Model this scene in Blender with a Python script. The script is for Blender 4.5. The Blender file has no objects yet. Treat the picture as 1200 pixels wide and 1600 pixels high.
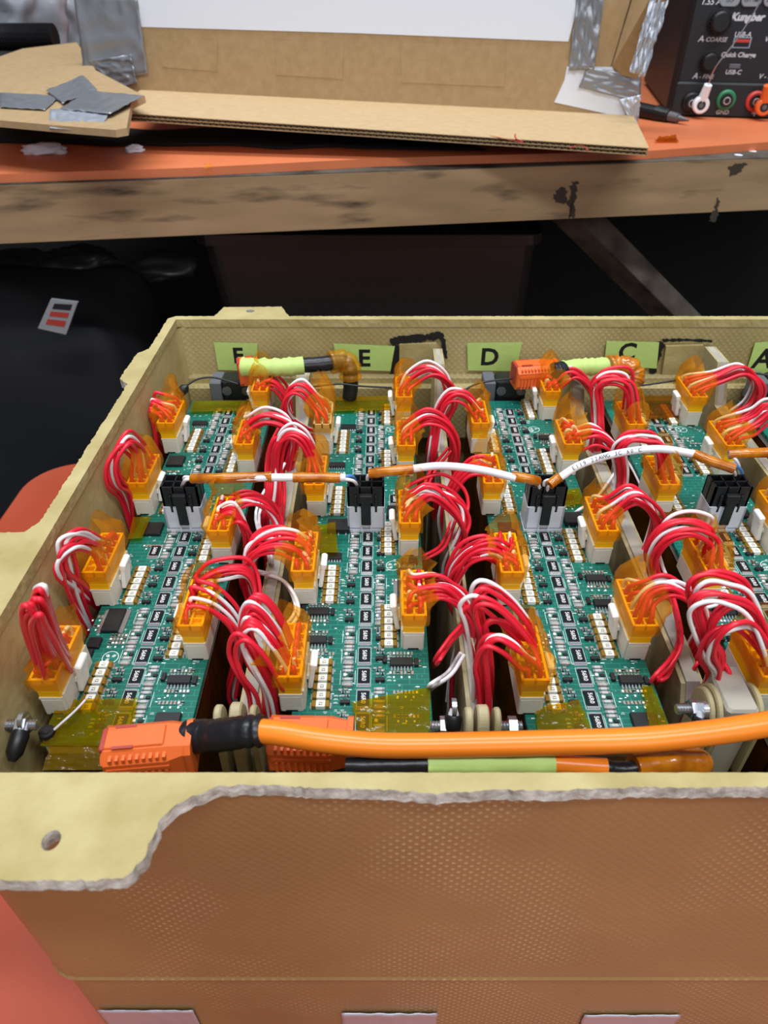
import bpy, math, random
from math import sin, cos, pi, sqrt, atan2
from mathutils import Vector, Matrix, noise
random.seed(7)
R = random.Random(11)
MM = 0.001
scene = bpy.context.scene
COL = scene.collection

# ------------------------------------------------------------------ camera
FPX = 1109.0
TH = math.atan(850.0 / FPX)            # pitch below the horizon
CZ = 160.0                             # camera height above the circuit boards (mm)
cam_d = bpy.data.cameras.new('camera')
cam_d.sensor_fit = 'VERTICAL'; cam_d.sensor_height = 24.0
cam_d.lens = FPX / 1600.0 * 24.0
cam_d.clip_start = 0.005; cam_d.clip_end = 20
cam = bpy.data.objects.new('camera', cam_d); COL.objects.link(cam)
cam.location = (0, 0, CZ * MM)
cam.rotation_euler = (pi / 2 - TH, 0, 0)
cam_d.dof.use_dof = True; cam_d.dof.focus_distance = 0.235; cam_d.dof.aperture_fstop = 18.0
scene.camera = cam
scene.view_settings.view_transform = 'Standard'; scene.view_settings.look = 'None'
scene.view_settings.gamma = 1.0; scene.view_settings.use_curve_mapping = False
scene.view_settings.exposure = 0.0
# ------------------------------------------------------------------ light
w = bpy.data.worlds.new('world'); scene.world = w; w.use_nodes = True
w.node_tree.nodes['Background'].inputs[0].default_value = (0.80, 0.88, 1.0, 1)
w.node_tree.nodes['Background'].inputs[1].default_value = 0.42
def area(name, loc, rot, sx, sy, e, c):
    l = bpy.data.lights.new(name, 'AREA'); l.shape = 'RECTANGLE'; l.size = sx; l.size_y = sy; l.energy = e; l.color = c
    o = bpy.data.objects.new(name, l); COL.objects.link(o); o.location = loc; o.rotation_euler = rot
    return o
area('ceiling_tube_light', (-0.25, 0.55, 1.5), (0, 0, 0), 1.5, 0.16, 22.0, (0.93, 0.97, 1.0))
area('ceiling_tube_light', (0.35, -0.35, 1.5), (math.radians(18), 0, 0), 1.5, 0.16, 19.0, (0.93, 0.97, 1.0))

area('front_fill_light', (0.3, -1.3, 0.75), (math.radians(66), 0, 0.2), 1.2, 0.5, 7.0, (1.0, 0.96, 0.9))  # added fill from behind the camera, no known source; brightens the tub front

# ------------------------------------------------------------------ pixel -> place
CT, ST = cos(TH), sin(TH)
def ray(px, py):
    u, v = px - 600.0, py - 800.0
    return Vector((u, FPX * CT - v * ST, -FPX * ST - v * CT))
def P(px, py, z=0.0):
    d = ray(px, py); t = (z - CZ) / d.z
    return Vector((d.x * t, d.y * t, z))
def PY(px, py, Y):
    d = ray(px, py); t = Y / d.y
    return Vector((d.x * t, Y, CZ + d.z * t))
def RP(px, py, p0, n):
    d = ray(px, py); c = Vector((0, 0, CZ)); t = (p0 - c).dot(n) / d.dot(n)
    return c + d * t

# ------------------------------------------------------------------ materials
def lin(h):
    h = h.lstrip('#'); o = []
    for i in (0, 2, 4):
        c = int(h[i:i + 2], 16) / 255
        o.append(c / 12.92 if c <= .04045 else ((c + .055) / 1.055) ** 2.4)
    return (*o, 1)
M = {}
def mat(name, col, rough=.5, metal=0, col2=None, ns=40, bump=0, bs=200, trans=0, ior=1.45, spec=.5, coat=0, alpha=1, thr=(.35, .65)):
    m = bpy.data.materials.new(name); m.use_nodes = True; nt = m.node_tree; b = nt.nodes['Principled BSDF']
    b.inputs['Base Color'].default_value = lin(col); b.inputs['Roughness'].default_value = rough
    b.inputs['Metallic'].default_value = metal; b.inputs['IOR'].default_value = ior
    b.inputs['Specular IOR Level'].default_value = spec
    b.inputs['Transmission Weight'].default_value = trans; b.inputs['Coat Weight'].default_value = coat
    b.inputs['Alpha'].default_value = alpha
    if col2 or bump:
        tc = nt.nodes.new('ShaderNodeTexCoord')
    if col2:
        n = nt.nodes.new('ShaderNodeTexNoise'); n.inputs['Scale'].default_value = ns; n.inputs['Detail'].default_value = 6
        r = nt.nodes.new('ShaderNodeValToRGB'); r.color_ramp.elements[0].position = thr[0]; r.color_ramp.elements[1].position = thr[1]
        r.color_ramp.elements[0].color = lin(col); r.color_ramp.elements[1].color = lin(col2)
        nt.links.new(tc.outputs['Object'], n.inputs['Vector']); nt.links.new(n.outputs[0], r.inputs[0]); nt.links.new(r.outputs[0], b.inputs['Base Color'])
    if bump:
        n2 = nt.nodes.new('ShaderNodeTexNoise'); n2.inputs['Scale'].default_value = bs; n2.inputs['Detail'].default_value = 4
        bp = nt.nodes.new('ShaderNodeBump'); bp.inputs['Strength'].default_value = bump; bp.inputs['Distance'].default_value = .0006
        nt.links.new(tc.outputs['Object'], n2.inputs['Vector']); nt.links.new(n2.outputs[0], bp.inputs['Height']); nt.links.new(bp.outputs[0], b.inputs['Normal'])
    M[name] = m
    return m
def film(name, tcol, gcol, fac, rough=.12):
    """thin tinted tape: see-through tint plus a glossy tinted body"""
    m = bpy.data.materials.new(name); m.use_nodes = True; nt = m.node_tree; b = nt.nodes['Principled BSDF']
    b.inputs['Base Color'].default_value = lin(gcol); b.inputs['Roughness'].default_value = rough
    b.inputs['Specular IOR Level'].default_value = .8
    t = nt.nodes.new('ShaderNodeBsdfTransparent'); t.inputs[0].default_value = lin(tcol)
    mx = nt.nodes.new('ShaderNodeMixShader'); mx.inputs[0].default_value = fac
    tc = nt.nodes.new('ShaderNodeTexCoord'); n2 = nt.nodes.new('ShaderNodeTexNoise'); n2.inputs['Scale'].default_value = 260; n2.inputs['Detail'].default_value = 3
    bp = nt.nodes.new('ShaderNodeBump'); bp.inputs['Strength'].default_value = .5; bp.inputs['Distance'].default_value = .0012
    nt.links.new(tc.outputs['Object'], n2.inputs['Vector']); nt.links.new(n2.outputs[0], bp.inputs['Height']); nt.links.new(bp.outputs[0], b.inputs['Normal'])
    nt.links.new(t.outputs[0], mx.inputs[1]); nt.links.new(b.outputs[0], mx.inputs[2])
    nt.links.new(mx.outputs[0], nt.nodes['Material Output'].inputs[0]); M[name] = m
    return m
def weave(name, base, base2, dot, sp, axes, rough, strength=.6, dotr=.55, bump=.35, coat=0, ns=14):
    """woven composite laminate: blotchy resin colour with rows of pale weave dots"""
    m = mat(name, base, rough, col2=base2, ns=ns, coat=coat); nt = m.node_tree; b = nt.nodes['Principled BSDF']
    ramp = [n for n in nt.nodes if n.type == 'VALTORGB'][0]; tc = [n for n in nt.nodes if n.type == 'TEX_COORD'][0]
    s = nt.nodes.new('ShaderNodeSeparateXYZ'); nt.links.new(tc.outputs['Object'], s.inputs[0])
    def mth(op, a, bb=None):
        n = nt.nodes.new('ShaderNodeMath'); n.operation = op
        for i, q in enumerate((a, bb)):
            if q is None: continue
            if isinstance(q, (int, float)): n.inputs[i].default_value = q
            else: nt.links.new(q, n.inputs[i])
        return n.outputs[0]
    a, c = s.outputs[axes[0]], s.outputs[axes[1]]
    k = pi / (sp * MM)
    pa = mth('SINE', mth('MULTIPLY', mth('ADD', a, c), k)); pb = mth('SINE', mth('MULTIPLY', mth('SUBTRACT', a, c), k))
    pr = mth('MULTIPLY', mth('ABSOLUTE', pa), mth('ABSOLUTE', pb))
    n3 = nt.nodes.new('ShaderNodeTexNoise'); n3.inputs['Scale'].default_value = 22; n3.inputs['Detail'].default_value = 3
    nt.links.new(tc.outputs['Object'], n3.inputs['Vector'])
    g = mth('MULTIPLY', mth('GREATER_THAN', pr, dotr), mth('MULTIPLY', mth('MAXIMUM', mth('SUBTRACT', n3.outputs[0], .47), 0), strength * 6))
    g = mth('MINIMUM', g, strength)
    mx = nt.nodes.new('ShaderNodeMix'); mx.data_type = 'RGBA'
    nt.links.new(g, mx.inputs['Factor']); nt.links.new(ramp.outputs[0], mx.inputs[6]); mx.inputs[7].default_value = lin(dot)
    nt.links.new(mx.outputs[2], b.inputs['Base Color'])
    bp = nt.nodes.new('ShaderNodeBump'); bp.inputs['Strength'].default_value = bump; bp.inputs['Distance'].default_value = .0003
    nt.links.new(pr, bp.inputs['Height']); nt.links.new(bp.outputs[0], b.inputs['Normal'])
    return m

mat('board_green', '#0a5a4e', .35, col2='#0f6859', ns=90)
nt = M['board_green'].node_tree
_tc = [n for n in nt.nodes if n.type == 'TEX_COORD'][0]; _r = [n for n in nt.nodes if n.type == 'VALTORGB'][0]
_br = nt.nodes.new('ShaderNodeTexBrick'); _br.inputs['Scale'].default_value = 1; _br.inputs['Mortar Size'].default_value = .00012
_br.inputs['Brick Width'].default_value = .0043; _br.inputs['Row Height'].default_value = .0019; _br.inputs['Mortar'].default_value = lin('#1c7f70')
nt.links.new(_tc.outputs['Object'], _br.inputs['Vector']); nt.links.new(_r.outputs[0], _br.inputs['Color1']); nt.links.new(_r.outputs[0], _br.inputs['Color2'])
nt.links.new(_br.outputs['Color'], nt.nodes['Principled BSDF'].inputs['Base Color'])
mat('silkscreen', '#dfe9e6', .6)
mat('board_edge', '#b9bdba', .4)
mat('solder', '#c9ccd0', .25, metal=.85)
mat('chip_black', '#18181b', .45, bump=.1)
mat('resistor_black', '#15161a', .22)
mat('resistor_text', '#d8d8d8', .5)
mat('gold_cap', '#b08a3a', .28, metal=.75)
mat('ceramic_white', '#eceae2', .4)
mat('ceramic_grey', '#8f8a88', .35, col2='#b7b0aa', ns=600)
mat('ceramic_pale', '#b4b6b4', .35)
mat('ceramic_tan', '#9c8a72', .4)
mat('header_white', '#dcd8cb', .45, bump=.15, bs=900)
mat('latch_white', '#f1f1ee', .4)
mat('plug_yellow', '#fcc00c', .32, bump=.1)
mat('plug_white', '#d8d6d2', .45)
film('amber_tape', '#ffe9b4', '#eba32a', .25)
film('amber_tape_dark', '#e8a018', '#7a4a0c', .35)
film('amber_tape_light', '#f2cf30', '#a08010', .28)
mat('wire_red', '#e4243a', .32)
mat('wire_white', '#ece9ec', .32)
mat('clear_plastic', '#e6ecf8', .25, alpha=.7)
mat('black_plastic', '#17181b', .38)
mat('orange_plastic', '#e0672a', .42, bump=.08, bs=500)
mat('red_plastic', '#a83a30', .45)
mat('orange_cable', '#ee8526', .28, col2='#e97d1f', ns=30)
mat('black_tape', '#1a1b1f', .33, bump=.7, bs=160)
mat('grey_plastic', '#5d6067', .5)
mat('green_tape', '#b9d57a', .6, bump=.3, bs=300)
mat('marker_black', '#161616', .6)
weave('laminate_inside', '#9d8c5c', '#b5a575', '#d0c493', 3.0, (0, 2), .5, .35, .74, ns=24)
mat('laminate_wall', '#a3915f', .5, col2='#bcac7c', ns=26, bump=.5, bs=260)
weave('laminate_outside', '#876842', '#9c7a4d', '#cdb48a', 2.9, (0, 2), .30, .6, .78, bump=.2, ns=9)
mat('laminate_top', '#a0905c', .7, col2='#b8a977', ns=60, bump=.4, bs=500)
mat('cut_fibre', '#a09c90', .8, col2='#dad7ce', ns=300, bump=1, bs=500)
mat('divider_tan', '#9c8f68', .65, col2='#b3a783', ns=70, bump=.3, bs=400)
mat('divider_core', '#a9a497', .7, col2='#8c8789', ns=70, thr=(.45, .75))
mat('module_dark', '#1c120a', .18, col2='#3d2409', ns=25, bump=.8, bs=60)
mat('steel', '#c4c8cf', .25, metal=.9)
mat('nylon_white', '#dfe3ea', .35)
mat('cable_white', '#e9ebf0', .4)
mat('wire_blue', '#4a86c8', .4)
mat('wood', '#8b7352', .7, col2='#a58b68', ns=9, bump=.3, bs=90)
nt = M['wood'].node_tree; _tc = [n for n in nt.nodes if n.type == 'TEX_COORD'][0]; _r = [n for n in nt.nodes if n.type == 'VALTORGB'][0]; _n = [n for n in nt.nodes if n.type == 'TEX_NOISE'][0]
_mp = nt.nodes.new('ShaderNodeMapping'); _mp.inputs['Scale'].default_value = (1, 1, 6); nt.links.new(_tc.outputs['Object'], _mp.inputs[0]); nt.links.new(_mp.outputs[0], _n.inputs['Vector'])
_n2 = nt.nodes.new('ShaderNodeTexNoise'); _n2.inputs['Scale'].default_value = 16; _n2.inputs['Detail'].default_value = 8; nt.links.new(_mp.outputs[0], _n2.inputs['Vector'])
_r2 = nt.nodes.new('ShaderNodeValToRGB'); _r2.color_ramp.elements[0].position = .56; _r2.color_ramp.elements[1].position = .72; nt.links.new(_n2.outputs[0], _r2.inputs[0])
_mx = nt.nodes.new('ShaderNodeMix'); _mx.data_type = 'RGBA'; nt.links.new(_r2.outputs[0], _mx.inputs['Factor']); nt.links.new(_r.outputs[0], _mx.inputs[6]); _mx.inputs[7].default_value = lin('#4a3f30')
nt.links.new(_mx.outputs[2], nt.nodes['Principled BSDF'].inputs['Base Color'])
mat('stain_dark', '#3c342b', .8)
mat('wood_dark', '#3a3531', .95, spec=.1, col2='#625a52', ns=30)
mat('mat_orange', '#d87b50', .5, col2='#cf7147', ns=10)
mat('cart_orange', '#b04c34', .42, col2='#be5c44', ns=7)
mat('cardboard', '#a08560', .8, col2='#a98e69', ns=160, bump=.15, bs=600)
mat('cardboard_light', '#b89c74', .8, col2='#bfa47d', ns=160)
mat('cardboard_tape', '#8f7249', .45)
mat('paper', '#dfe3ee', .6)
mat('duct_tape', '#93969d', .3, metal=.55, bump=.35, bs=150)
mat('duct_tape_bright', '#c9cfda', .36, metal=.7, bump=.5, bs=120)
mat('red_ink', '#b8362c', .6)
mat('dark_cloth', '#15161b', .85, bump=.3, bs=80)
mat('room_dark', '#2a2928', .9)
mat('floor_dark', '#1c1b1a', .9)
mat('bin_plastic', '#332c2b', .35, alpha=.9)
mat('psu_black', '#17191e', .5, bump=.1)
mat('psu_knob', '#0d0e11', .45)
mat('button_grey', '#8e9398', .5)
mat('psu_print', '#cfd3da', .6)
mat('port_red', '#c23a34', .4)
mat('jack_green', '#2f7a52', .4)
mat('bag_clear', '#aab0ba', .2, alpha=.7, bump=.5, bs=60)
mat('metal_dark', '#6a6a70', .4, metal=.6)

# ------------------------------------------------------------------ mesh builder
class MB:
    def __init__(s): s.v = []; s.f = []; s.m = []; s.sm = []
    def add(s, vs, fs, m=0, sm=False, T=None):
        o = len(s.v)
        s.v += [tuple(T @ Vector(p)) if T is not None else tuple(p) for p in vs]
        for f in fs: s.f.append([i + o for i in f]); s.m.append(m); s.sm.append(sm)
        return s
    def box(s, x0, x1, y0, y1, z0, z1, m=0, c=0, top=0, T=None):
        """box with chamfered top/vertical edges c; top>0 flares, <0 tapers the top"""
        if c <= 0:
            t = top
            vs = [(x0, y0, z0), (x1, y0, z0), (x1, y1, z0), (x0, y1, z0), (x0 - t, y0 - t, z1), (x1 + t, y0 - t, z1), (x1 + t, y1 + t, z1), (x0 - t, y1 + t, z1)]
            fs = [(0, 3, 2, 1), (4, 5, 6, 7), (0, 1, 5, 4), (1, 2, 6, 5), (2, 3, 7, 6), (3, 0, 4, 7)]
            return s.add(vs, fs, m, T=T)
        def ring(z, i, t):
            a, b, e, g = x0 - t + i, x1 + t - i, y0 - t + i, y1 + t - i; k = c
            return [(a + k, e, z), (b - k, e, z), (b, e + k, z), (b, g - k, z), (b - k, g, z), (a + k, g, z), (a, g - k, z), (a, e + k, z)]
        rs = [ring(z0, 0, 0), ring(z1 - c, 0, top), ring(z1, c * .7, top)]
        vs = sum(rs, []); fs = [tuple(range(7, -1, -1)), tuple(range(16, 24))]
        for r in range(2):
            for i in range(8):
                j = (i + 1) % 8; fs.append((r * 8 + i, r * 8 + j, r * 8 + 8 + j, r * 8 + 8 + i))
        return s.add(vs, fs, m, T=T)
    def prism(s, poly, z0, z1, m=0, ms=None, mb=None, T=None):
        n = len(poly); vs = [(p[0], p[1], z0) for p in poly] + [(p[0], p[1], z1) for p in poly]
        s.add(vs, [tuple(range(n, 2 * n))], m, T=T)
        s.add(vs, [tuple(range(n - 1, -1, -1))], m if mb is None else mb, T=T)
        s.add(vs, [(i, (i + 1) % n, n + (i + 1) % n, n + i) for i in range(n)], m if ms is None else ms, T=T)
        return s
    def tube(s, pts, r, n=7, m=0, caps=True, sm=True, squash=None):
        pts = [Vector(p) for p in pts]; N = len(pts); vs = []; up = None
        rr = r if isinstance(r, (list, tuple)) else [r] * N
        for i, p in enumerate(pts):
            t = (pts[min(i + 1, N - 1)] - pts[max(i - 1, 0)]).normalized()
            if up is None:
                up = Vector((0, 0, 1)) if abs(t.z) < .9 else Vector((1, 0, 0))
            a = (up - t * up.dot(t))
            a = a.normalized() if a.length > 1e-6 else t.orthogonal().normalized()
            b = t.cross(a); up = a
            for k in range(n):
                an = 2 * pi * k / n; vs.append(p + (a * cos(an) * (squash or 1) + b * sin(an)) * rr[i])
        fs = [(i * n + k, i * n + (k + 1) % n, (i + 1) * n + (k + 1) % n, (i + 1) * n + k) for i in range(N - 1) for k in range(n)]
        s.add(vs, fs, m, sm)
        if caps: s.add(vs, [tuple(range(n - 1, -1, -1)), tuple(range((N - 1) * n, N * n))], m)
        return s
    def cyl(s, a, b, r, n=16, m=0, r2=None): return s.tube([a, b], [r, r if r2 is None else r2], n, m)
    def grid(s, fn, nu, nv, m=0, sm=True):
        vs = [fn(i / nu, j / nv) for j in range(nv + 1) for i in range(nu + 1)]
        fs = [(j * (nu + 1) + i, j * (nu + 1) + i + 1, (j + 1) * (nu + 1) + i + 1, (j + 1) * (nu + 1) + i) for j in range(nv) for i in range(nu)]
        return s.add(vs, fs, m, sm)
    def loft(s, rings, m=0, sm=True, cap0=False, cap1=False):
        n = len(rings[0]); vs = sum([list(r) for r in rings], [])
        fs = [(r * n + i, r * n + (i + 1) % n, (r + 1) * n + (i + 1) % n, (r + 1) * n + i) for r in range(len(rings) - 1) for i in range(n)]
        if cap0: fs.append(tuple(range(n - 1, -1, -1)))
        if cap1: fs.append(tuple(range((len(rings) - 1) * n, len(rings) * n)))
        return s.add(vs, fs, m, sm)
    def text(s, txt, size, T, m=0, bold=0):
        vs, fs = text_mesh(txt, size, bold); return s.add(vs, fs, m, T=T)
    def build(s, name, mats, parent=None, loc=(0, 0, 0), solid=0):
        me = bpy.data.meshes.new(name); me.from_pydata([(x * MM, y * MM, z * MM) for x, y, z in s.v], [], s.f)
        for k in (mats if isinstance(mats, (list, tuple)) else [mats]): me.materials.append(M[k])
        me.polygons.foreach_set('material_index', s.m); me.polygons.foreach_set('use_smooth', s.sm); me.update()
        o = bpy.data.objects.new(name, me); COL.objects.link(o); o.location = Vector(loc) * MM
        if parent: o.parent = parent
        if solid:
            md = o.modifiers.new('thickness', 'SOLIDIFY'); md.thickness = solid * MM; md.offset = 0
        return o
_tx = {}
def text_mesh(txt, size, bold=0):
    k = (txt, size, bold)
    if k not in _tx:
        c = bpy.data.curves.new('t', 'FONT'); c.body = txt; c.size = size; c.align_x = 'CENTER'; c.align_y = 'CENTER'; c.resolution_u = 3; c.offset = bold
        o = bpy.data.objects.new('t', c); COL.objects.link(o); dg = bpy.context.evaluated_depsgraph_get(); dg.update()
        me = bpy.data.meshes.new_from_object(o.evaluated_get(dg))
        _tx[k] = ([tuple(v.co) for v in me.vertices], [tuple(p.vertices) for p in me.polygons])
        bpy.data.objects.remove(o); bpy.data.curves.remove(c); bpy.data.meshes.remove(me)
    return _tx[k]
def tag(o, label=None, cat=None, group=None, kind=None):
    if label: o['label'] = label
    if cat: o['category'] = cat
    if group: o['group'] = group
    if kind: o['kind'] = kind
    return o
def empty(name, loc=(0, 0, 0), rz=0, label=None, cat=None, group=None):
    o = bpy.data.objects.new(name, None); COL.objects.link(o); o.location = Vector(loc) * MM; o.rotation_euler = (0, 0, rz); o.empty_display_size = .01
    return tag(o, label, cat, group)
def inst(me, name, parent, loc, rz=0):
    o = bpy.data.objects.new(name, me); COL.objects.link(o); o.parent = parent; o.location = Vector(loc) * MM; o.rotation_euler = (0, 0, rz)
    return o
def spline(pts, k=6):
    pts = [Vector(p) for p in pts]; q = [pts[0] * 2 - pts[1]] + pts + [pts[-1] * 2 - pts[-2]]; out = []
    for i in range(1, len(q) - 2):
        a, b, c, d = q[i - 1], q[i], q[i + 1], q[i + 2]
        for j in range(k):
            t = j / k
            out.append(.5 * ((2 * b) + (c - a) * t + (2 * a - 5 * b + 4 * c - d) * t * t + (3 * b - a - 3 * c + d) * t ** 3))
    out.append(pts[-1]); return out
def nz(x, y, z, s=1.0): return noise.noise(Vector((x * s, y * s, z * s)))
def T3(x=0, y=0, z=0, rz=0): return Matrix.Translation((x, y, z)) @ Matrix.Rotation(rz, 4, 'Z')

# ------------------------------------------------------------------ room
b = MB(); b.box(-1500, 1500, -900, 1500, -820, -800); tag(b.build('floor', 'floor_dark'), kind='structure')
b = MB(); b.box(-1500, 1500, 1300, 1320, -800, 900); tag(b.build('wall_back', 'room_dark'), kind='structure')
b = MB(); b.box(-1520, -1500, -900, 1320, -800, 900); tag(b.build('wall_left', 'room_dark'), kind='structure')
b = MB(); b.box(1500, 1520, -900, 1320, -800, 900); tag(b.build('wall_right', 'room_dark'), kind='structure')

# ------------------------------------------------------------------ orange cart the tub stands on
ZC = -131.0
cart = empty('tool_cart', (0, 250, -800), label='salmon orange cart top with rounded corner under the composite tub', cat='cart')
Xl, Yf = -257.0, P(130, 721, ZC).y
def rrect(x0, x1, y0, y1, r, n=8):
    o = []
    for cx, cy, a0 in ((x1 - r, y0 + r, -pi / 2), (x1 - r, y1 - r, 0), (x0 + r, y1 - r, pi / 2), (x0 + r, y0 + r, pi)):
        for i in range(n + 1):
            a = a0 + pi / 2 * i / n; o.append((cx + r * cos(a), cy + r * sin(a)))
    return o
b = MB()
rings = []
for ins, z in ((6, -26), (0, -22), (0, -3), (1, -1), (3, 0)):
    rings.append([(x, y - 250, z + 800 + ZC) for x, y in rrect(Xl + ins, 330 - ins, -160 + ins, Yf - ins, 36 - ins, 12)])
b.loft(rings, cap0=True, cap1=True); b.build('top', 'cart_orange', cart)
for sx in (Xl + 40, 300):
    for sy in (-130, Yf - 30):
        q = MB(); q.box(sx - 12, sx + 12, sy - 262, sy - 238, 0, 800 + ZC - 25, c=3); q.build('leg', 'metal_dark', cart)

# ------------------------------------------------------------------ composite tub
ZR = 30.0; TK = 3.8
XI, XO = -97.0, -101.0
YN, YNO = P(600, 1207, ZR).y, P(600, 1233, ZR).y
YFI, YFO = P(600, 499, ZR).y, P(600, 494, ZR).y
XRI, XRO = 211.0, 215.0
tub = empty('composite_tub', (0, 200, ZC), label='tan woven composite tub full of green boards, amber outer face and pale cut rim', cat='tub')
def L(p): return (p[0], p[1] - 200, p[2] - ZC)
def ring(x0, x1, y0, y1, r, z, n=6): return [L((x, y, z)) for x, y in rrect(x0, x1, y0, y1, r, n)]
b = MB()
yo = YNO + 1.5
outer = [ring(XO - 1 + 6, XRO - 6, yo + 5.5, YFO - 5, 11, ZC + .3), ring(XO - 1 + 4, XRO - 4, yo + 2.4, YFO - 3, 11, ZC + 6), ring(XO - 1 + 3, XRO - 3, yo + 1.9, YFO - 2, 11, -73), ring(XO - 1 + 2.4, XRO - 2.6, yo + .0, YFO - 2, 11, -71.6), ring(XO - 1 + 2.6, XRO - 2.6, yo + .5, YFO - 2, 11, -70.6), ring(XO - .5, XRO, yo, YFO, 11, ZR - TK)]
b.loft(outer, sm=False, cap0=True)
b.build('outer_shell', ['laminate_outside'], tub)
b = MB()
inner = [ring(XI + 2, XRI - 2, YN + 1, YFI - 1, 7, ZC + 5), ring(XI + 1, XRI - 1, YN + .6, YFI - .6, 7, -10), ring(XI - .4, XRI + .4, YN - .4, YFI + .4, 5, ZR - TK - .05)]
inner = [list(reversed(r)) for r in inner]
b.loft(inner, sm=False); n0 = len(inner[0])
b.add(inner[0], [tuple(range(n0))])
for i in range(len(b.f)):
    vs = [Vector(b.v[k]) for k in b.f[i][:3]]; nn = (vs[1] - vs[0]).cross(vs[2] - vs[0])
    b.m[i] = 1 if abs(nn.x) > abs(nn.y) else 0
b.build('inner_shell', ['laminate_inside', 'laminate_wall'], tub)
# rim flange with the corner plate: outlines taken on the rim plane
def jag(poly, step=.9, a=.16, closed=True):
    out = []; N = len(poly)
    for i in range(N if closed else N - 1):
        p, q = Vector(poly[i][:2]), Vector(poly[(i + 1) % N][:2]); d = (q - p).length; k = max(1, int(d / step)); nr = Vector((-(q - p).y, (q - p).x)) / max(d, 1e-6)
        for j in range(k):
            r = p.lerp(q, j / k); o = a * (nz(r.x, r.y, 3, .9) * 2 + R.uniform(-.35, .35)); r = r + nr * o; out.append((r.x, r.y))
    return out
front_px = [(1200, 1229), (1080, 1230), (960, 1231), (860, 1236), (780, 1233), (690, 1240), (600, 1234), (520, 1232), (440, 1228), (380, 1226), (335, 1230), (315, 1241), (292, 1247), (268, 1262), (248, 1284), (238, 1310), (226, 1336), (208, 1360), (192, 1371), (150, 1374), (100, 1376), (40, 1376), (0, 1375)]
fo = [P(x, y, ZR) for x, y in front_px]
yb = fo[-1].y
edge = [(XRO + 1, YNO)] + [(p.x, p.y) for p in fo] + [(-128, yb), (-132, yb + 4), (-132, P(0, 833, ZR).y - 3), (-128, P(0, 833, ZR).y)]
tabL = P(42, 833, ZR)
edge += [(XO - 3.5, P(0, 833, ZR).y + .5), (XO - .8, P(0, 815, ZR).y)]
edge += [(XO, P(0, 600, ZR).y), (XO - 4.5, P(0, 592, ZR).y), (XO - 4.0, P(0, 552, ZR).y), (XO, P(0, 545, ZR).y), (XO, YFO - 3), (XO + 3, YFO)]
t0, t1, t2, t3 = P(335, 493, ZR), P(350, 480, ZR), P(440, 479, ZR), P(452, 493, ZR)
edge += [(t0.x, YFO), (t1.x, t1.y), (t2.x, t2.y), (t3.x, YFO), (XRO + 1, YFO)]
outl = jag(edge, .9, .22)
opening = jag([(XI, YN), (XI, YFI), (XRI, YFI), (XRI, YN)], 1.2, .05)
import bmesh
def flat_with_holes(outline, holes, z):
    bm = bmesh.new(); es = []
    for lp in [outline] + holes:
        vs = [bm.verts.new((x, y, z)) for x, y in lp]; es += [bm.edges.new((vs[i], vs[(i + 1) % len(vs)])) for i in range(len(vs))]
    bmesh.ops.triangle_fill(bm, use_beauty=True, use_dissolve=False, edges=es)
    bm.verts.index_update(); r = ([tuple(v.co) for v in bm.verts], [tuple(v.index for v in f.verts) for f in bm.faces]); bm.free(); return r
hc = P(80, 1313, ZR); hole = [(hc.x + 1.75 * cos(2 * pi * i / 20), hc.y + 2.0 * sin(2 * pi * i / 20)) for i in range(20)]
ht = P(391, 486, ZR); hole2 = [(ht.x + 2.0 * cos(2 * pi * i / 14), ht.y + 1.8 * sin(2 * pi * i / 14)) for i in range(14)]
b = MB()
for z, flip in ((ZR, False), (ZR - TK, True)):
    vs, fs = flat_with_holes(outl, [opening, hole, hole2], z)
    fs2 = []
    for f in fs:
        a, c, d = [Vector(vs[i]) for i in f[:3]]
        up = (c - a).cross(d - a).z > 0
        fs2.append(f if up != flip else f[::-1])
    b.add([L(v) for v in vs], fs2, 0 if not flip else 1)
for lp in (outl, opening, hole, hole2):
    n = len(lp); mid = []
    for x, y in lp:
        o = .35 * nz(x, y, 9, .7); mid.append((x + o, y + o, ZR - TK * .5))
    b.add([L((x, y, ZR)) for x, y in lp] + [L(q) for q in mid] + [L((x, y, ZR - TK)) for x, y in lp], [(i + r * n, (i + 1) % n + r * n, (i + 1) % n + (r + 1) * n, i + (r + 1) * n) for r in (0, 1) for i in range(n)], 0 if lp is opening else 1)
rim = b.build('rim_flange', ['laminate_top', 'cut_fibre'], tub); rim['label'] = 'pale rim with frayed grey cut edge'
# ledge inside the far wall
b = MB(); b.box(XI + 1, XRI - 1, YFI - 7 - 200, YFI - 200, -30 - ZC, -1 - ZC, c=1.2); b.box(XI + 1, XRI - 1, YFI - 3.5 - 200, YFI - 200, -1 - ZC, 2.5 - ZC, c=1); b.build('ledge', 'laminate_inside', tub)
# scuffs on the outer face
b = MB()
def smear(px, py, w, h, m, k=9, rot=0):
    c = PY(px, py, YNO + 1.2); pts = []
    for i in range(k * 2):
        a = 2 * pi * i / (k * 2); rr = .7 + .5 * R.random(); x, z = w * cos(a) * rr, h * sin(a) * rr
        pts.append(L((c.x + x * cos(rot) - z * sin(rot), c.y - .0, c.z + x * sin(rot) + z * cos(rot))))
    b.add(pts, [tuple(range(len(pts)))], m)
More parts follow.
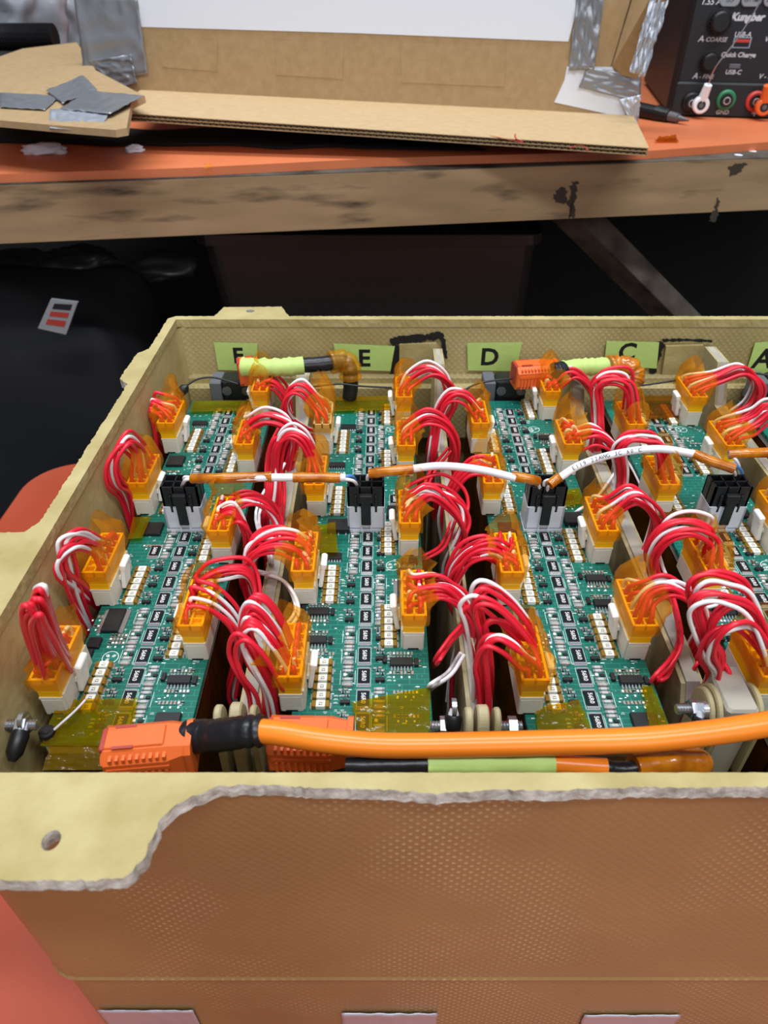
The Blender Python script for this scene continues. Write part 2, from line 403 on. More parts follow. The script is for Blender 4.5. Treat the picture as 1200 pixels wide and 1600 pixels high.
# tape patches low on the face
def face_y(z): return YNO + 1.5 + (1.2 if z < -72 else .3 * (30 - z) / 100) + (max(0, -72 - z) / 53) * 1.2 - .35
for i, (x0, x1, y0) in enumerate(((160, 307, 1578), (534, 683, 1583), (912, 1062, 1586))):
    def fn(u, v, x0=x0, x1=x1, y0=y0):
        z = PY(600, y0, YNO + 3).z - v * 22; X = PY(x0 + (x1 - x0) * u, 1590, YNO + 3).x
        return (X + .4 * nz(u * 3, v * 3, i), face_y(z) - .5 * abs(nz(u * 5, v * 4, i + 5)), z)
    b2 = MB(); b2.grid(fn, 26, 8)
    tag(b2.build('tape_patch', ['duct_tape_bright'], solid=.2), ['silver tape patch low on tub face, leftmost of the three', 'silver tape patch low on tub face, middle one of the three', 'silver tape patch low on tub face, rightmost of the three'][i], 'tape', 'silver tape patches on the tub face')

# ------------------------------------------------------------------ battery modules under the boards
BX = [-89.3, -25.0, 38.0, 101.5, 165.0]; BY = 110.0; BL = 184.0; BW = 38.0
TYPE = ['A', 'B', 'A', 'B', 'A']
WHO = ['leftmost', 'second from left', 'third from left', 'fourth from left', 'rightmost']
for i, x in enumerate(BX):
    t = empty('battery_module', (x + BW / 2, BY + BL / 2, ZC + 5.2), label=f'dark wrapped battery module under the {WHO[i]} green board', cat='battery module', group='battery modules under the boards')
    b = MB(); H0 = -ZC - 5.2 - 4.6
    b.box(-BW / 2 + 1.5, BW / 2 - 1.5, -BL / 2 - 2, BL / 2 + 4, 0, H0, c=1.5); b.build('body', 'module_dark', t)
    for s in (-1, 1):       # crinkled amber wrap on both flanks
        def fn(u, v, s=s, i=i): return (s * (BW / 2 - 1.2 + 1.6 * abs(nz(u * 22, v * 4, i * 3 + s))), -BL / 2 + u * BL, H0 - 1 - v * 42)
        q = MB(); q.grid(fn, 50, 8); q.build('amber_wrap', 'amber_tape_dark', t)
    q = MB(); q.box(-BW / 2 + .8, BW / 2 - .8, -BL / 2, BL / 2, H0, H0 + 3.0); q.build('mounting_plate', 'board_edge', t)

# ------------------------------------------------------------------ boards
def proto(mb, mats):
    o = mb.build('p', mats); me = o.data; bpy.data.objects.remove(o); return me
def mesh(mb, name, mats):
    me = proto(mb, mats); me.name = name; return me
# 2512 resistor
q = MB(); q.box(-1.55, 1.55, -2.6, 2.6, .15, .75, 0, c=.12); q.box(-1.75, 1.75, 2.5, 3.25, 0, .62, 1, c=.08); q.box(-1.75, 1.75, -3.25, -2.5, 0, .62, 1, c=.08)
q.box(-1.85, 1.85, -3.6, -2.9, 0, .22, 1, c=.1)
q.text('56R0', 1.75, Matrix.Translation((0, 0, .77)) @ Matrix.Rotation(-pi / 2, 4, 'Z'), 2, .03)
for x0, x1, y0, y1 in ((-1.95, 1.95, 3.35, 3.47), (-1.95, -1.85, -3.3, 3.4), (1.85, 1.95, -3.3, 3.4)): q.box(x0, x1, y0, y1, .0, .03, 3)
ME_RES = mesh(q, 'resistor', ['resistor_black', 'solder', 'resistor_text', 'silkscreen'])
# chip fuse
q = MB(); q.box(-1.3, 1.3, -1.12, 1.12, 0, 1.35, 0, c=.15); q.box(-2.45, -1.3, -1.12, 1.12, 0, 1.3, 1, c=.18); q.box(1.3, 2.45, -1.12, 1.12, 0, 1.3, 1, c=.18)
q.box(-3.0, -2.4, -1.05, 1.05, 0, .3, 2, c=.1); q.box(2.4, 3.0, -1.05, 1.05, 0, .3, 2, c=.1)
q.text('12', 1.3, Matrix.Translation((0, -.1, 1.37)) @ Matrix.Rotation(-pi / 2, 4, 'Z'), 3, .02)
ME_FUSE = mesh(q, 'chip_fuse', ['ceramic_white', 'gold_cap', 'solder', 'chip_black'])
# SOT-23 transistor
q = MB(); q.box(-1.35, 1.35, -.6, .65, .2, 1.05, 0, c=.12)
for x, s in ((-.95, -1), (.95, -1), (0, 1)): q.box(x - .22, x + .22, min(0, s * 1.3), max(0, s * 1.3), .05, .25, 1)
ME_SOT = mesh(q, 'transistor', ['chip_black', 'solder'])
# chip capacitor in silver ends
def chip(w, h, z, body, e=.3):
    q = MB(); q.box(-w / 2 + e * w / 2, w / 2 - e * w / 2, -h / 2, h / 2, 0, z, 0, c=.06); q.box(-w / 2, -w / 2 + e * w / 2, -h / 2, h / 2, 0, z * 1.02, 1, c=.08); q.box(w / 2 - e * w / 2, w / 2, -h / 2, h / 2, 0, z * 1.02, 1, c=.08)
    return mesh(q, 'chip_capacitor', [body, 'solder'])
ME_BAR = chip(3.1, .85, .6, 'ceramic_pale', .45); ME_BARG = chip(3.1, 1.15, .8, 'ceramic_grey', .3)
ME_LED = chip(1.5, .9, .6, 'ceramic_white', .5)
def soic(w, h, n, z=1.3, both=True):
    q = MB(); q.box(-w / 2, w / 2, -h / 2, h / 2, .2, z, 0, c=.2)
    for k in range(n):
        x = -w / 2 + w * (k + .5) / n
        for s in ((-1, 1) if both else (-1,)):
            y = s * h / 2; q.box(x - .22, x + .22, min(y, y + s * .55), max(y, y + s * .55), .35, .6, 1); q.box(x - .24, x + .24, min(y + s * .4, y + s * 1.25), max(y + s * .4, y + s * 1.25), .03, .35, 1)
    return mesh(q, 'chip', ['chip_black', 'solder'])
ME_SOIC = soic(6.6, 3.0, 7); ME_SSOP = soic(9.5, 5.4, 22); ME_POW = soic(8.0, 6.2, 3, 2.2, False); ME_DPK = soic(5.6, 2.4, 3, 1.4, False)
q = MB(); q.box(-2, 2, -2, 2, 0, 1.0, 0, c=.2); ME_QFN = mesh(q, 'chip', ['chip_black'])
q = MB(); q.box(-3.4, 3.4, -3.4, 3.4, 0, 1.2, 0, c=.25); ME_QFP = mesh(q, 'chip', ['chip_black'])
# white header (6.2 x 18.6) with locking latch on side s
def header(s):
    q = MB(); q.box(-3.1, 3.1, 0, 18.6, 0, 6.2, 0, c=.35); q.box(-3.1, 3.1, 0, 1.0, 6.2, 6.9, 0); q.box(-3.1, 3.1, 17.6, 18.6, 6.2, 6.9, 0)
    q.box(s * 3.1 - .5, s * 3.1 + .5, .6, 18, 0, 7.6, 0); q.box(-1.6, 1.6, -.15, .2, 0, .5, 2)
    return mesh(q, 'header', ['header_white', 'latch_white', 'chip_black'])
ME_HD = {1: header(1), -1: header(-1)}
def latch(s):
    q = MB()
    T = Matrix.Translation((s * 4.4, 9.3, 1.5)) @ Matrix.Rotation(s * .16, 4, 'Y')
    q.box(-.7, .7, -2.8, 2.8, 0, 9.6, 0, c=.3, T=T); q.box(-.9 * s - .5, -.9 * s + .5, -2.2, 2.2, 3, 4.5, 0, T=T)
    q.box(-1.0, 1.0, -2.9, 2.9, 7.8, 9.9, 0, c=.4, T=T)
    return mesh(q, 'latch', ['latch_white'])
ME_LT = {1: latch(1), -1: latch(-1)}
# clear power header 2 x 3
q = MB()
for x0, x1, y0, y1 in ((-6.6, 6.6, 0, .7), (-6.6, 6.6, 8.2, 8.9), (-6.6, -5.9, 0, 8.9), (5.9, 6.6, 0, 8.9), (-2.0, -1.4, -.5, 0), (1.4, 2.0, -.5, 0)): q.box(x0, x1, y0, y1, 0, 10.6)
q.box(-6.6, 6.6, 0, 8.9, 0, 1.6); q.box(-6.9, 6.9, -.3, 9.2, 0, 1.0)
ME_PH = mesh(q, 'power_header', ['clear_plastic'])

HX = {'A': (1.1, 35.1), 'B': (.1, 33.6)}
HYL = {'A': ((9, 50, 97, 139), (28, 70, 123, 166)), 'B': ((10, 50.5, 96, 138), (32, 74, 122, 161))}
RX = {'A': 18.9, 'B': 19.3}
RY = [6 + 7.75 * k for k in range(11)] + [125.5 + 7.75 * k for k in range(7)]
def board(i):
    ty = TYPE[i]; rr = random.Random(ord(ty))
    t = empty('circuit_board', (BX[i], BY, 0), label=f'green circuit board, {WHO[i]} of the boards in the tub' if i < 4 else 'corner of green circuit board behind wires at far right edge', cat='circuit board', group='green circuit boards in the tub')
    if i == 4:
        b = MB(); b.box(0, BW, 0, BL, -1.6, 0, 0, c=.2); b.build('substrate', ['board_green'], t)
        for y in RY[11:]: inst(ME_RES, 'resistor', t, (RX[ty], y, 0))
        return t
    b = MB(); b.box(0, BW, 0, BL, -1.6, 0, 0, c=.2)
    sm = MB(); rows = []; sil = []
    def tick(x, y, w=.9, h=.13): sil.append((x, y, w, h))
    rx = RX[ty]
    for k, y in enumerate(RY):
        if ty == 'A': tl = k < 3 or 6 <= k <= 8 or k in (12, 13, 14)
        else: tl = k < 2 or 5 <= k <= 7 or k in (13, 14, 15)
        inst(ME_RES, 'resistor', t, (rx, y, 0))
        tx, pxx = (rx - 5.0, rx + 4.4) if tl else (rx + 4.6, rx - 4.6)
        inst(ME_SOT, 'transistor', t, (tx, y - 1.2, 0), pi)
        for dx, dy, g in ((-.7, 1.1, 0), (.7, 1.1, 1), (-.7, 2.3, 1), (.7, 2.3, 0), (0, 3.3, 2), (-1.5, 3.1, 0)):
            sm.box(tx + dx - .5, tx + dx + .5, y + dy - .33, y + dy + .33, 0, .42, [0, 1, 2][g], c=.08); sm.box(tx + dx - .5, tx + dx - .25, y + dy - .34, y + dy + .34, 0, .44, 3); sm.box(tx + dx + .25, tx + dx + .5, y + dy - .34, y + dy + .34, 0, .44, 3)
        for n, dy in enumerate((-2.9, -.9, 2.1)):
            inst(ME_BAR if n else ME_BARG, 'chip_capacitor', t, (pxx, y + dy, 0))
        inst(ME_BAR, 'chip_capacitor', t, (pxx, y + 3.4, 0))
        inst(ME_LED, 'indicator_lamp', t, (pxx - .8, y + .6, 0), pi / 2)
        sm.box(pxx + .2, pxx + 1.5, y + .1, y + 1.1, 0, .4, 1, c=.1)
        e = tx + (-2.6 if tl else 2.6)
        for d in (-1.2, 0, 1.2): tick(e, y + d, 1.4); tick(e, y + d + .3, .9)
        for d in (-2.4, 1.6): tick(pxx, y + d + .9, 2.6, .1)
        tick(pxx - 2.1, y, .12, 5); tick(pxx + 2.1, y, .12, 5)
    # headers, latches, fuses
    for sd in (0, 1):
        hx = HX[ty][sd]; s = 1 if sd == 0 else -1
        for y in HYL[ty][sd]:
            h = inst(ME_HD[s], 'header', t, (hx, y, 0)); inst(ME_LT[s], 'latch', h, (0, 0, 0))
            for k in range(6):
                inst(ME_FUSE, 'chip_fuse', t, (hx + s * 7.6 + (0 if sd == 0 else .4), y + 1.6 + 2.95 * k, 0))
    inst(ME_PH, 'power_header', t, (18.7, 87.5, 0))
    # chips
    def smallrow(x, y, n=7, st=1.05):
        for k in range(n):
            xx = x + (k - (n - 1) / 2) * st; g = rr.choice((0, 1, 2, 4))
            sm.box(xx - .33, xx + .33, y - .55, y + .55, 0, .42, g, c=.08); sm.box(xx - .34, xx + .34, y - .6, y - .3, 0, .44, 3); sm.box(xx - .34, xx + .34, y + .3, y + .6, 0, .44, 3)
        for k in range(3): tick(x + (k - 1) * 2.2, y - 1.3, .5, .7)
    def ic(me, x, y, rz=0, rows_=True):
        inst(me, 'chip', t, (x, y, 0), rz)
        if rows_:
            smallrow(x, y - 3.6); smallrow(x, y + 3.6, 7)
            inst(ME_SOT, 'transistor', t, (x - 4.7, y + 1.2, 0), pi / 2); inst(ME_SOT, 'transistor', t, (x + 4.4, y, 0), pi / 2)
    if ty == 'A':
        for y in (20, 50.5, 62, 150): ic(ME_SOIC, 31.6, y)
        inst(ME_SOIC, 'chip', t, (31.5, 139.5, 0)); inst(ME_QFP, 'chip', t, (31.5, 5.5, 0)); smallrow(31, 12.5)
        ic(ME_SSOP, 6.2, 43, pi / 2, False); inst(ME_QFN, 'chip', t, (3, 34, 0)); inst(ME_QFN, 'chip', t, (1.9, 29.5, 0))
        for k in range(3): smallrow(9.5, 37.2 - k * 1.5, 5)
        smallrow(1.5, 45, 2); smallrow(1.5, 41, 2)
        inst(ME_POW, 'chip', t, (31.3, 93, 0)); inst(ME_QFP, 'chip', t, (6.5, 88, 0)); inst(ME_SOIC, 'chip', t, (30.5, 107, 0)); smallrow(30, 102)
        inst(ME_QFP, 'chip', t, (4.5, 132, 0)); smallrow(4, 125); smallrow(10, 132, 3); inst(ME_RES, 'resistor', t, (10.2, 76, 0)); ic(ME_SOIC, 8.2, 162, 0, False)
        smallrow(9, 120); smallrow(9, 79); smallrow(24.5, 103, 3)
        logos = [(9.3, 28.8), (27.5, 158)]
    else:
        for y in (35, 46.8): ic(ME_SOIC, 4.6, y)
        ic(ME_SOIC, 30, 26.5); inst(ME_SOIC, 'chip', t, (7.3, 73, 0)); inst(ME_POW, 'chip', t, (8.8, 89, 0)); ic(ME_SOIC, 6, 129, 0, False); smallrow(6, 124)
        inst(ME_SOIC, 'chip', t, (9.5, 159, 0)); inst(ME_DPK, 'chip', t, (33.6, 70.5, 0)); inst(ME_DPK, 'chip', t, (32.3, 65.3, 0))
        ic(ME_SSOP, 32.0, 56, pi / 2, False); smallrow(30, 61.5, 5)
        inst(ME_QFP, 'chip', t, (29.5, 98, 0)); inst(ME_RES, 'resistor', t, (29, 106, 0)); smallrow(31, 112, 5); smallrow(33, 94, 4)
        smallrow(7, 30, 7); smallrow(31, 16, 7); smallrow(31, 8, 7); smallrow(28, 150, 4); smallrow(30, 146, 4)
        logos = [(28, 69), (28.4, 158)]
    for lx, ly in logos:
        n = 32
        vs = [(lx + 2.4 * cos(2 * pi * a / n), ly + 2.4 * sin(2 * pi * a / n), .04) for a in range(n)] + [(lx + 2.2 * cos(2 * pi * a / n), ly + 2.2 * sin(2 * pi * a / n), .04) for a in range(n)]
        b.add(vs, [(a, (a + 1) % n, n + (a + 1) % n, n + a) for a in range(n)], 1)
        for an in (-2.2, .6, 2.5):
            T = T3(lx, ly, .04, an)
            for o in (-.32, 0, .32): b.add([(.3 + abs(o), o - .09, 0), (1.75 - abs(o), o - .09, 0), (1.95 - abs(o), o + .09, 0), (.4 + abs(o), o + .09, 0)], [(0, 1, 2, 3)], 1, T=T)
    # silkscreen reference marks
    for _ in range(420):
        x, y = rr.uniform(1, BW - 1), rr.uniform(1, BL - 1)
        if abs(x - rx) < 2.2: continue
        if rr.random() < .5: tick(x, y, rr.uniform(.4, 1.2), .3)
        else:
            for d in (0, .45): tick(x, y + d, rr.uniform(.5, 1.1), .12)
    for x, y, w_, h_ in sil: b.add([(x - w_ / 2, y - h_ / 2, .03), (x + w_ / 2, y - h_ / 2, .03), (x + w_ / 2, y + h_ / 2, .03), (x - w_ / 2, y + h_ / 2, .03)], [(0, 1, 2, 3)], 1)
    for _ in range(260):
        x, y = rr.uniform(1, BW - 1), rr.uniform(1, BL - 1)
        b.add([(x + .16 * cos(a * pi / 3), y + .16 * sin(a * pi / 3), .035) for a in range(6)], [tuple(range(6))], 2)
    b.build('substrate', ['board_green', 'silkscreen', 'solder'], t)
    o = sm.build('small_chip', ['ceramic_grey', 'chip_black', 'ceramic_tan', 'solder', 'ceramic_white'], t); o['kind'] = 'stuff'
    return t
for i in range(5): board(i)

# ------------------------------------------------------------------ amber tape stuck on the boards
def sheet(name, pts4, mname, amp=.3, nu=16, nv=10, parent=None, seed=0, solid=0, fr=6):
    a, b_, c, d = [Vector(p) for p in pts4]; nr = (b_ - a).cross(d - a).normalized()
    def fn(u, v):
        p = a.lerp(b_, u).lerp(d.lerp(c, u), v); o = amp * nz(u * fr, v * fr, seed)
        ed = .5 * amp * nz(u * 9, v * 9, seed + 7)
        return tuple(p + nr * (abs(o) * 1.2) + (b_ - a).normalized() * ed * 1.0)
    q = MB(); q.grid(fn, nu, nv); return q.build(name, mname, parent, solid=solid)
tapes = [
    (((92, 1092), (215, 1090), (200, 1165), (62, 1165)), 'amber_tape_light', 1.9, 'wrinkled yellow tape over the front left corner of the leftmost board'),
    (((550, 1096), (672, 1072), (672, 1142), (560, 1150)), 'amber_tape_light', 1.9, 'yellow tape across the front end of the second board from left'),
    (((838, 1104), (905, 1092), (925, 1140), (840, 1142)), 'amber_tape_light', 1.9, 'yellow tape on front left corner of the third board from left'),
    (((1003, 1070), (1020, 1070), (1048, 1138), (1016, 1138)), 'amber_tape_light', 1.9, 'narrow yellow tape on front right edge of third board'),
    (((302, 626), (398, 624), (392, 641), (297, 643)), 'amber_tape_light', 1.8, 'yellow tape strip along the far end of the leftmost board'),
    (((520, 620), (612, 618), (614, 640), (520, 642)), 'amber_tape_light', 1.8, 'yellow tape strip along far end of the second board'),
    (((1000, 618), (1062, 617), (1066, 650), (1012, 655)), 'amber_tape_dark', 1.8, 'dark amber tape on the far end of the fourth board'),
    (((487, 822), (524, 815), (528, 862), (488, 864)), 'amber_tape_light', 3.2, 'small yellow tape square over a chip on second board'),
    (((880, 765), (905, 762), (914, 786), (884, 790)), 'amber_tape_light', 2.2, 'small yellow tape over a chip on third board'),
    (((208, 808), (236, 806), (222, 840), (200, 842)), 'amber_tape_light', 2.2, 'small yellow tape beside square chip on leftmost board'),
    (((1030, 800), (1092, 793), (1096, 812), (1034, 816)), 'amber_tape_dark', 2.2, 'dark tape patch beside power plug on fourth board'),
]
for k, (px4, mn, z, lab) in enumerate(tapes):
    tag(sheet('tape_strip', [P(x, y, z) for x, y in px4], mn, .9 if k < 4 else .4, seed=k * 3.1), lab, 'tape')
# tape hanging into the gap at the near left + folded tape below
tag(sheet('tape_strip', [P(78, 1165, 1.0), P(175, 1165, 1.0), P(175, 1203, -2.0), P(66, 1203, -2.0)], 'amber_tape_light', .6, seed=40), 'yellow tape flap hanging off the front of leftmost board', 'tape')

# ------------------------------------------------------------------ dividers between modules
def divider(x, lab, thick=5.2, tabs=True, near=112, ztop=9.0, rise=0, tabz=14):
    t = empty('divider', (x, 200, ZC + 5.2), label=lab, cat='divider', group='composite dividers between the modules')
    z0 = 0; zt = ztop - ZC - 5.2
    def prof(off):
        return [(near - 200, z0), (YFI - 8 - 200, z0), (YFI - 8 - 200, zt + rise), (293 - 200, zt + rise), (284 - 200, zt), (near + 14 - 200, zt + off), (near + 3 - 200, zt - 1 + off), (near - 200, zt - 6 + off)]
    def slab(x0, x1, off, m, name):
        p = prof(off); n = len(p); q = MB(); vs = [(x0, a, c) for a, c in p] + [(x1, a, c) for a, c in p]
        q.add(vs, [tuple(range(n - 1, -1, -1)), tuple(range(n, 2 * n))] + [(i, (i + 1) % n, n + (i + 1) % n, n + i) for i in range(n)])
        q.build(name, m, t)
    h = thick / 2
    slab(-h, -h + 1.3, 0, 'divider_tan', 'skin'); slab(h - 1.3, h, 0, 'divider_tan', 'skin'); slab(-h + 1.3, h - 1.3, .9, 'divider_core', 'core')
    if tabs:
        for off, w_, rr_, dy in ((-h - 1.4, 1.9, 7.2, 0), (0, 3.0, 8.2, 0.6), (h + 1.4, 1.6, 7.0, 0)):
            q = MB(); n = 22; zc = tabz - rr_ - ZC - 5.2; yc = near - 200 - 1.0 + dy
            prof2 = [(rr_ * cos(pi * a / n), rr_ * sin(pi * a / n)) for a in range(n + 1)]
            prof2 = [(a, c) for a, c in prof2] + [(-rr_, -20), (rr_, -20)]
            rings = []
            for xx, sc in ((-w_ / 2, .93), (-w_ / 2 + .4, 1), (w_ / 2 - .4, 1), (w_ / 2, .93)):
                rings.append([(off + xx, yc + a * sc * .55, zc + c * sc) for a, c in prof2])
            q.loft(rings, cap0=True, cap1=True, sm=False); q.build('end_tab', 'divider_tan', t)
    return t
divider(-37.3, 'tan composite divider between leftmost and second boards', 6.0, ztop=-3, tabz=13, rise=14)
divider(25.0, 'tan composite divider between second and third boards', 4.4, ztop=-2, tabz=12, rise=21)
divider(88.0, 'thick tan composite divider between third and fourth boards', 6.5, False, 128, -1, 12)
divider(152.0, 'tan composite divider at right of the fourth board', 5.2, False, 113, 3, 17)

t = empty('end_block', (91.5, 119.5, ZC + 5.2), label='pale thick composite block ending the divider by third board, front right', cat='block')
q = MB(); q.box(-4.2, 4.2, -7.5, 7.5, 0, 10.5 - ZC - 5.2, 0, c=.8); q.build('body', 'divider_core', t)
for k, (dx, rr_) in enumerate(((-5.2, 7.5), (-6.9, 6.6), (5.1, 7.8))):
    q = MB(); prof2 = [(rr_ * cos(pi * a / 22) * .9, rr_ * sin(pi * a / 22)) for a in range(23)] + [(-rr_ * .9, -20), (rr_ * .9, -20)]
    q.loft([[(dx + xx, a * sc - 2, 3.6 - ZC - 5.2 + c * sc) for a, c in prof2] for xx, sc in ((-.8, .93), (-.5, 1), (.5, 1), (.8, .93))], cap0=True, cap1=True, sm=False); q.build('end_tab', 'divider_tan', t)
# studs and terminals
def stud(x0, x1, y, z, lab):
    t = empty('threaded_stud', ((x0 + x1) / 2, y, z), label=lab, cat='bolt', group='threaded studs at the front of the dividers')
    q = MB(); s = (x0 - x1) / 2; pts = []; rad = []
    n = int(abs(s) * 2 / .35)
    for k in range(n + 1): pts.append((s + (-2 * s) * k / n, 0, 0)); rad.append(1.45 if k % 2 else 1.15)
    q.tube(pts, rad, 12, sm=False); q.build('thread', 'steel', t)
    q = MB(); q.tube([(-.2 * abs(s), 0, 0), (.25 * abs(s) + .8, 0, 0)], 2.6, 6, sm=False); q.build('nut', 'steel', t)
stud(12, 18.5, 113, 3, 'silver threaded stud left of divider between second and third boards')
stud(30, 36, 113, 3, 'silver threaded stud right of divider between second and third boards')
a = P(1062, 1108, 6); stud(a.x - 1, a.x + 8, a.y, 6, 'silver threaded stud left of the thick divider by the third board')
a = P(52, 1133, 6); stud(a.x - 7, a.x + 1, a.y, 6, 'silver bolt at the near left corner inside the tub')
def terminal(px, py, z, ex, ey, ez, lab, grp='ring terminals with black sleeves'):
    a = P(px, py, z); b_ = P(ex, ey, ez)
    t = empty('ring_terminal', a, label=lab, cat='terminal', group=grp)
    d = b_ - a; q = MB(); q.tube([(0, 0, 0), d * .25], [1.0, 1.5], 10); q.build('white_ferrule', 'nylon_white', t)
    q = MB(); q.tube([d * .22, d * .35, d * .8, d], [1.9, 2.3, 2.1, .9], 12); q.build('black_sleeve', 'black_plastic', t)
    q = MB(); q.cyl((-.6, 0, .8), (.6, 0, .8), 2.3, 14); q.build('ring', 'steel', t)
    return t
terminal(38, 1128, 7, 18, 1190, 3, 'black sleeved terminal hanging in the near left corner')
terminal(709, 1108, 8, 707, 1146, 3, 'white tipped black terminal left of divider between second and third boards')
terminal(1098, 1112, 8, 1092, 1145, 3, 'black terminal beside thick divider at the front right')
terminal(272, 622, 8, 293, 603, 13, 'white tipped black terminal in the far left corner')
a = P(75, 1148, 1)
t = empty('screw', a, label='black screw on front left corner of leftmost board', cat='screw')
q = MB(); q.cyl((0, 0, -.8), (0, 0, 1.6), 2.3, 18, r2=2.0); q.build('head', 'black_plastic', t); q = MB(); q.cyl((0, 0, 1.6), (0, 0, 1.8), 1.0, 6); q.build('socket', 'chip_black', t)
q = MB(); q.tube(spline([P(85, 1140, 3), P(105, 1122, 5), P(120, 1108, 4), P(133, 1094, 3)]), .35, 6); tag(q.build('loose_wire', 'wire_white'), 'short thin white wire by the screw on leftmost board', 'wire')

# ------------------------------------------------------------------ taped yellow plugs with wires
def plugmesh(w0=3.05, top=.55):
    q = MB(); q.box(-w0, w0, .2, 18.4, 0, 3.2, 0, c=.2); q.box(-w0, w0, .2, 18.4, 3.2, 6.6, 0, top=top)
    a, y0, y1 = w0 + top, .2 - top, 18.4 + top
    for x0, x1, c, d in ((-a, -a + .7, y0, y1), (a - .7, a, y0, y1), (-a, a, y0, y0 + .7), (-a, a, y1 - .7, y1), (-.3, .3, y0, y1)): q.box(x0, x1, c, d, 6.6, 8.4, 0)
    for k in range(1, 6): q.box(-a, a, .2 + 3.03 * k - .25, .2 + 3.03 * k + .25, 6.6, 7.9, 0)
    return q
ME_PLUG = mesh(plugmesh(), 'housing', ['plug_yellow']); ME_PLUGW = mesh(plugmesh(), 'housing', ['plug_white'])
ORD = ['nearest', 'second from front', 'third from front', 'farthest']
def hood(t, s, h, lean, seed, dark=False, spread=0.0):
    h = h * 1.25
    """crinkled amber tape wound round the plug and the start of its wires"""
    a = 3.05 + .7; base = [(-a, -.5), (a, -.5), (a, 19.1), (-a, 19.1)]
    per = []
    for i in range(4):
        p, q_ = base[i], base[(i + 1) % 4]; n = 5 if i % 2 == 0 else 14
        per += [(p[0] + (q_[0] - p[0]) * k / n, p[1] + (q_[1] - p[1]) * k / n) for k in range(n)]
    rings = []
    lv = [(4.6, 0), (6.0, 0), (8.2, 0), (8.2 + h * .3, .15), (8.2 + h * .6, .45), (8.2 + h * .85, .8), (8.2 + h, 1)]
    for z, f in lv:
        r = []
        for k, (x, y) in enumerate(per):
            out = max(0, x * s / a)                     # 1 on the side the wires leave by
            jn = nz(x * .45 + seed, y * .30, z * .2, 1); j2 = nz(x * .9 + seed, y * .9, z * .5 + 9, 1)
            sx = 1 + .10 * min(1, z / 6) - .25 * f
            fl = max(0, min(1, (z - 5) / 8)); o = (2.6 * jn + 1.0 * j2) * fl
            zz = z if f == 0 else 8.2 + (z - 8.2) * (1 - .55 * out) * (1 + .45 * nz(y * .22 + seed, x * .2, 4, 1))
            r.append((x * sx + lean * f * f + o * (.9 if abs(x) > a - .1 else .2) + .25 * (1 if x > 0 else -1), (y - 9.3) * (1.02 - .2 * f) + 9.3 + o * .6 - 1.2 * f, zz))
        rings.append(r)
    q = MB(); q.loft(rings, sm=True); return q.build('amber_tape_hood', 'amber_tape', t)
def wires(t, base, y0, path, s, n=10, whites=(3, 8), seed=0, jit=.9, fan=.55, r=.68):
    """path: (px, py, dY) stations read in the plug's own depth plane, fanned out by contact row"""
    rr = random.Random(seed); yc = base.y + 9.3
    st = [PY(p[0], p[1], yc + (p[2] if len(p) > 2 else 0)) for p in path]
    n = n + 1
    for k in range(n):
        row = k % 6; colm = k // 6
        sx = (-1.55 if colm == 0 else 1.55) * (1 if s < 0 else -1) * -1; sy = 1.9 + row * 3.0
        start = Vector((sx, sy, 5.5)); offy = (sy - 9.3)
        pts = [start, start + Vector((s * .3, -.2, 4.6))]
        jx, jz, jy = rr.gauss(0, jit), rr.gauss(0, jit), rr.gauss(0, jit)
        N = len(st)
        for m_, p in enumerate(st):
            g = fan * (1 - .65 * m_ / N); q_ = p - base
            q_ = q_ + Vector((jx * (.4 + .6 * m_ / N) + rr.gauss(0, .25) + (.7 if colm else -.7) * s, offy * g + jy * .8, jz + rr.gauss(0, .25) + (-.9 if colm else .7)))
            X = q_.x + base.x
            if X < XI + 1.6: q_.x = XI + 1.6 + rr.random() * .8 - base.x
            pts.append(q_)
        if pts[-1].z + base.z > -24 and s * (1 if base.x > -80 else 0): pts.append(pts[-1] + Vector((rr.gauss(0, .6), rr.gauss(0, 1.5), -max(8, min(22, pts[-1].z + base.z + 26)))))
        q = MB(); q.tube(spline(pts, 6), r if k not in whites else r * .9, 7)
        o = q.build('wire', 'wire_white' if k in whites else 'wire_red', t)
        o['label'] = 'white wire' if k in whites else 'red wire'
def place_plug(i, sd, k, s, paths, h=9, lean=3, n=10, whites=(2, 5, 9), white=False, fan=.55, note='', jit=1.15):
    ty = TYPE[i]; base = Vector((BX[i] + HX[ty][sd], BY + HYL[ty][sd][k], 6.0))
    lab = f"{'white' if white else 'yellow'} plug in amber tape{note}, {ORD[k]} on {('left', 'right')[sd]} edge of {['leftmost', 'second', 'third', 'fourth'][i]} board"
    t = empty('wire_plug', base, label=lab, cat='plug', group='taped plugs along the board edges')
    inst(ME_PLUGW if white else ME_PLUG, 'housing', t, (0, 0, 0))
    hood(t, s, h, lean * s, i * 7.3 + sd * 3.7 + k * 1.9)
    c = 0
    for pi_, path in enumerate(paths):
        m_ = n if len(paths) == 1 else (n + 1) // len(paths)
        wires(t, base, 0, path, s, m_, whites if len(paths) == 1 else ((1,) if pi_ % 2 else (2, m_ - 1)), seed=i * 100 + sd * 50 + k * 10 + pi_, fan=fan, jit=jit)
    return t
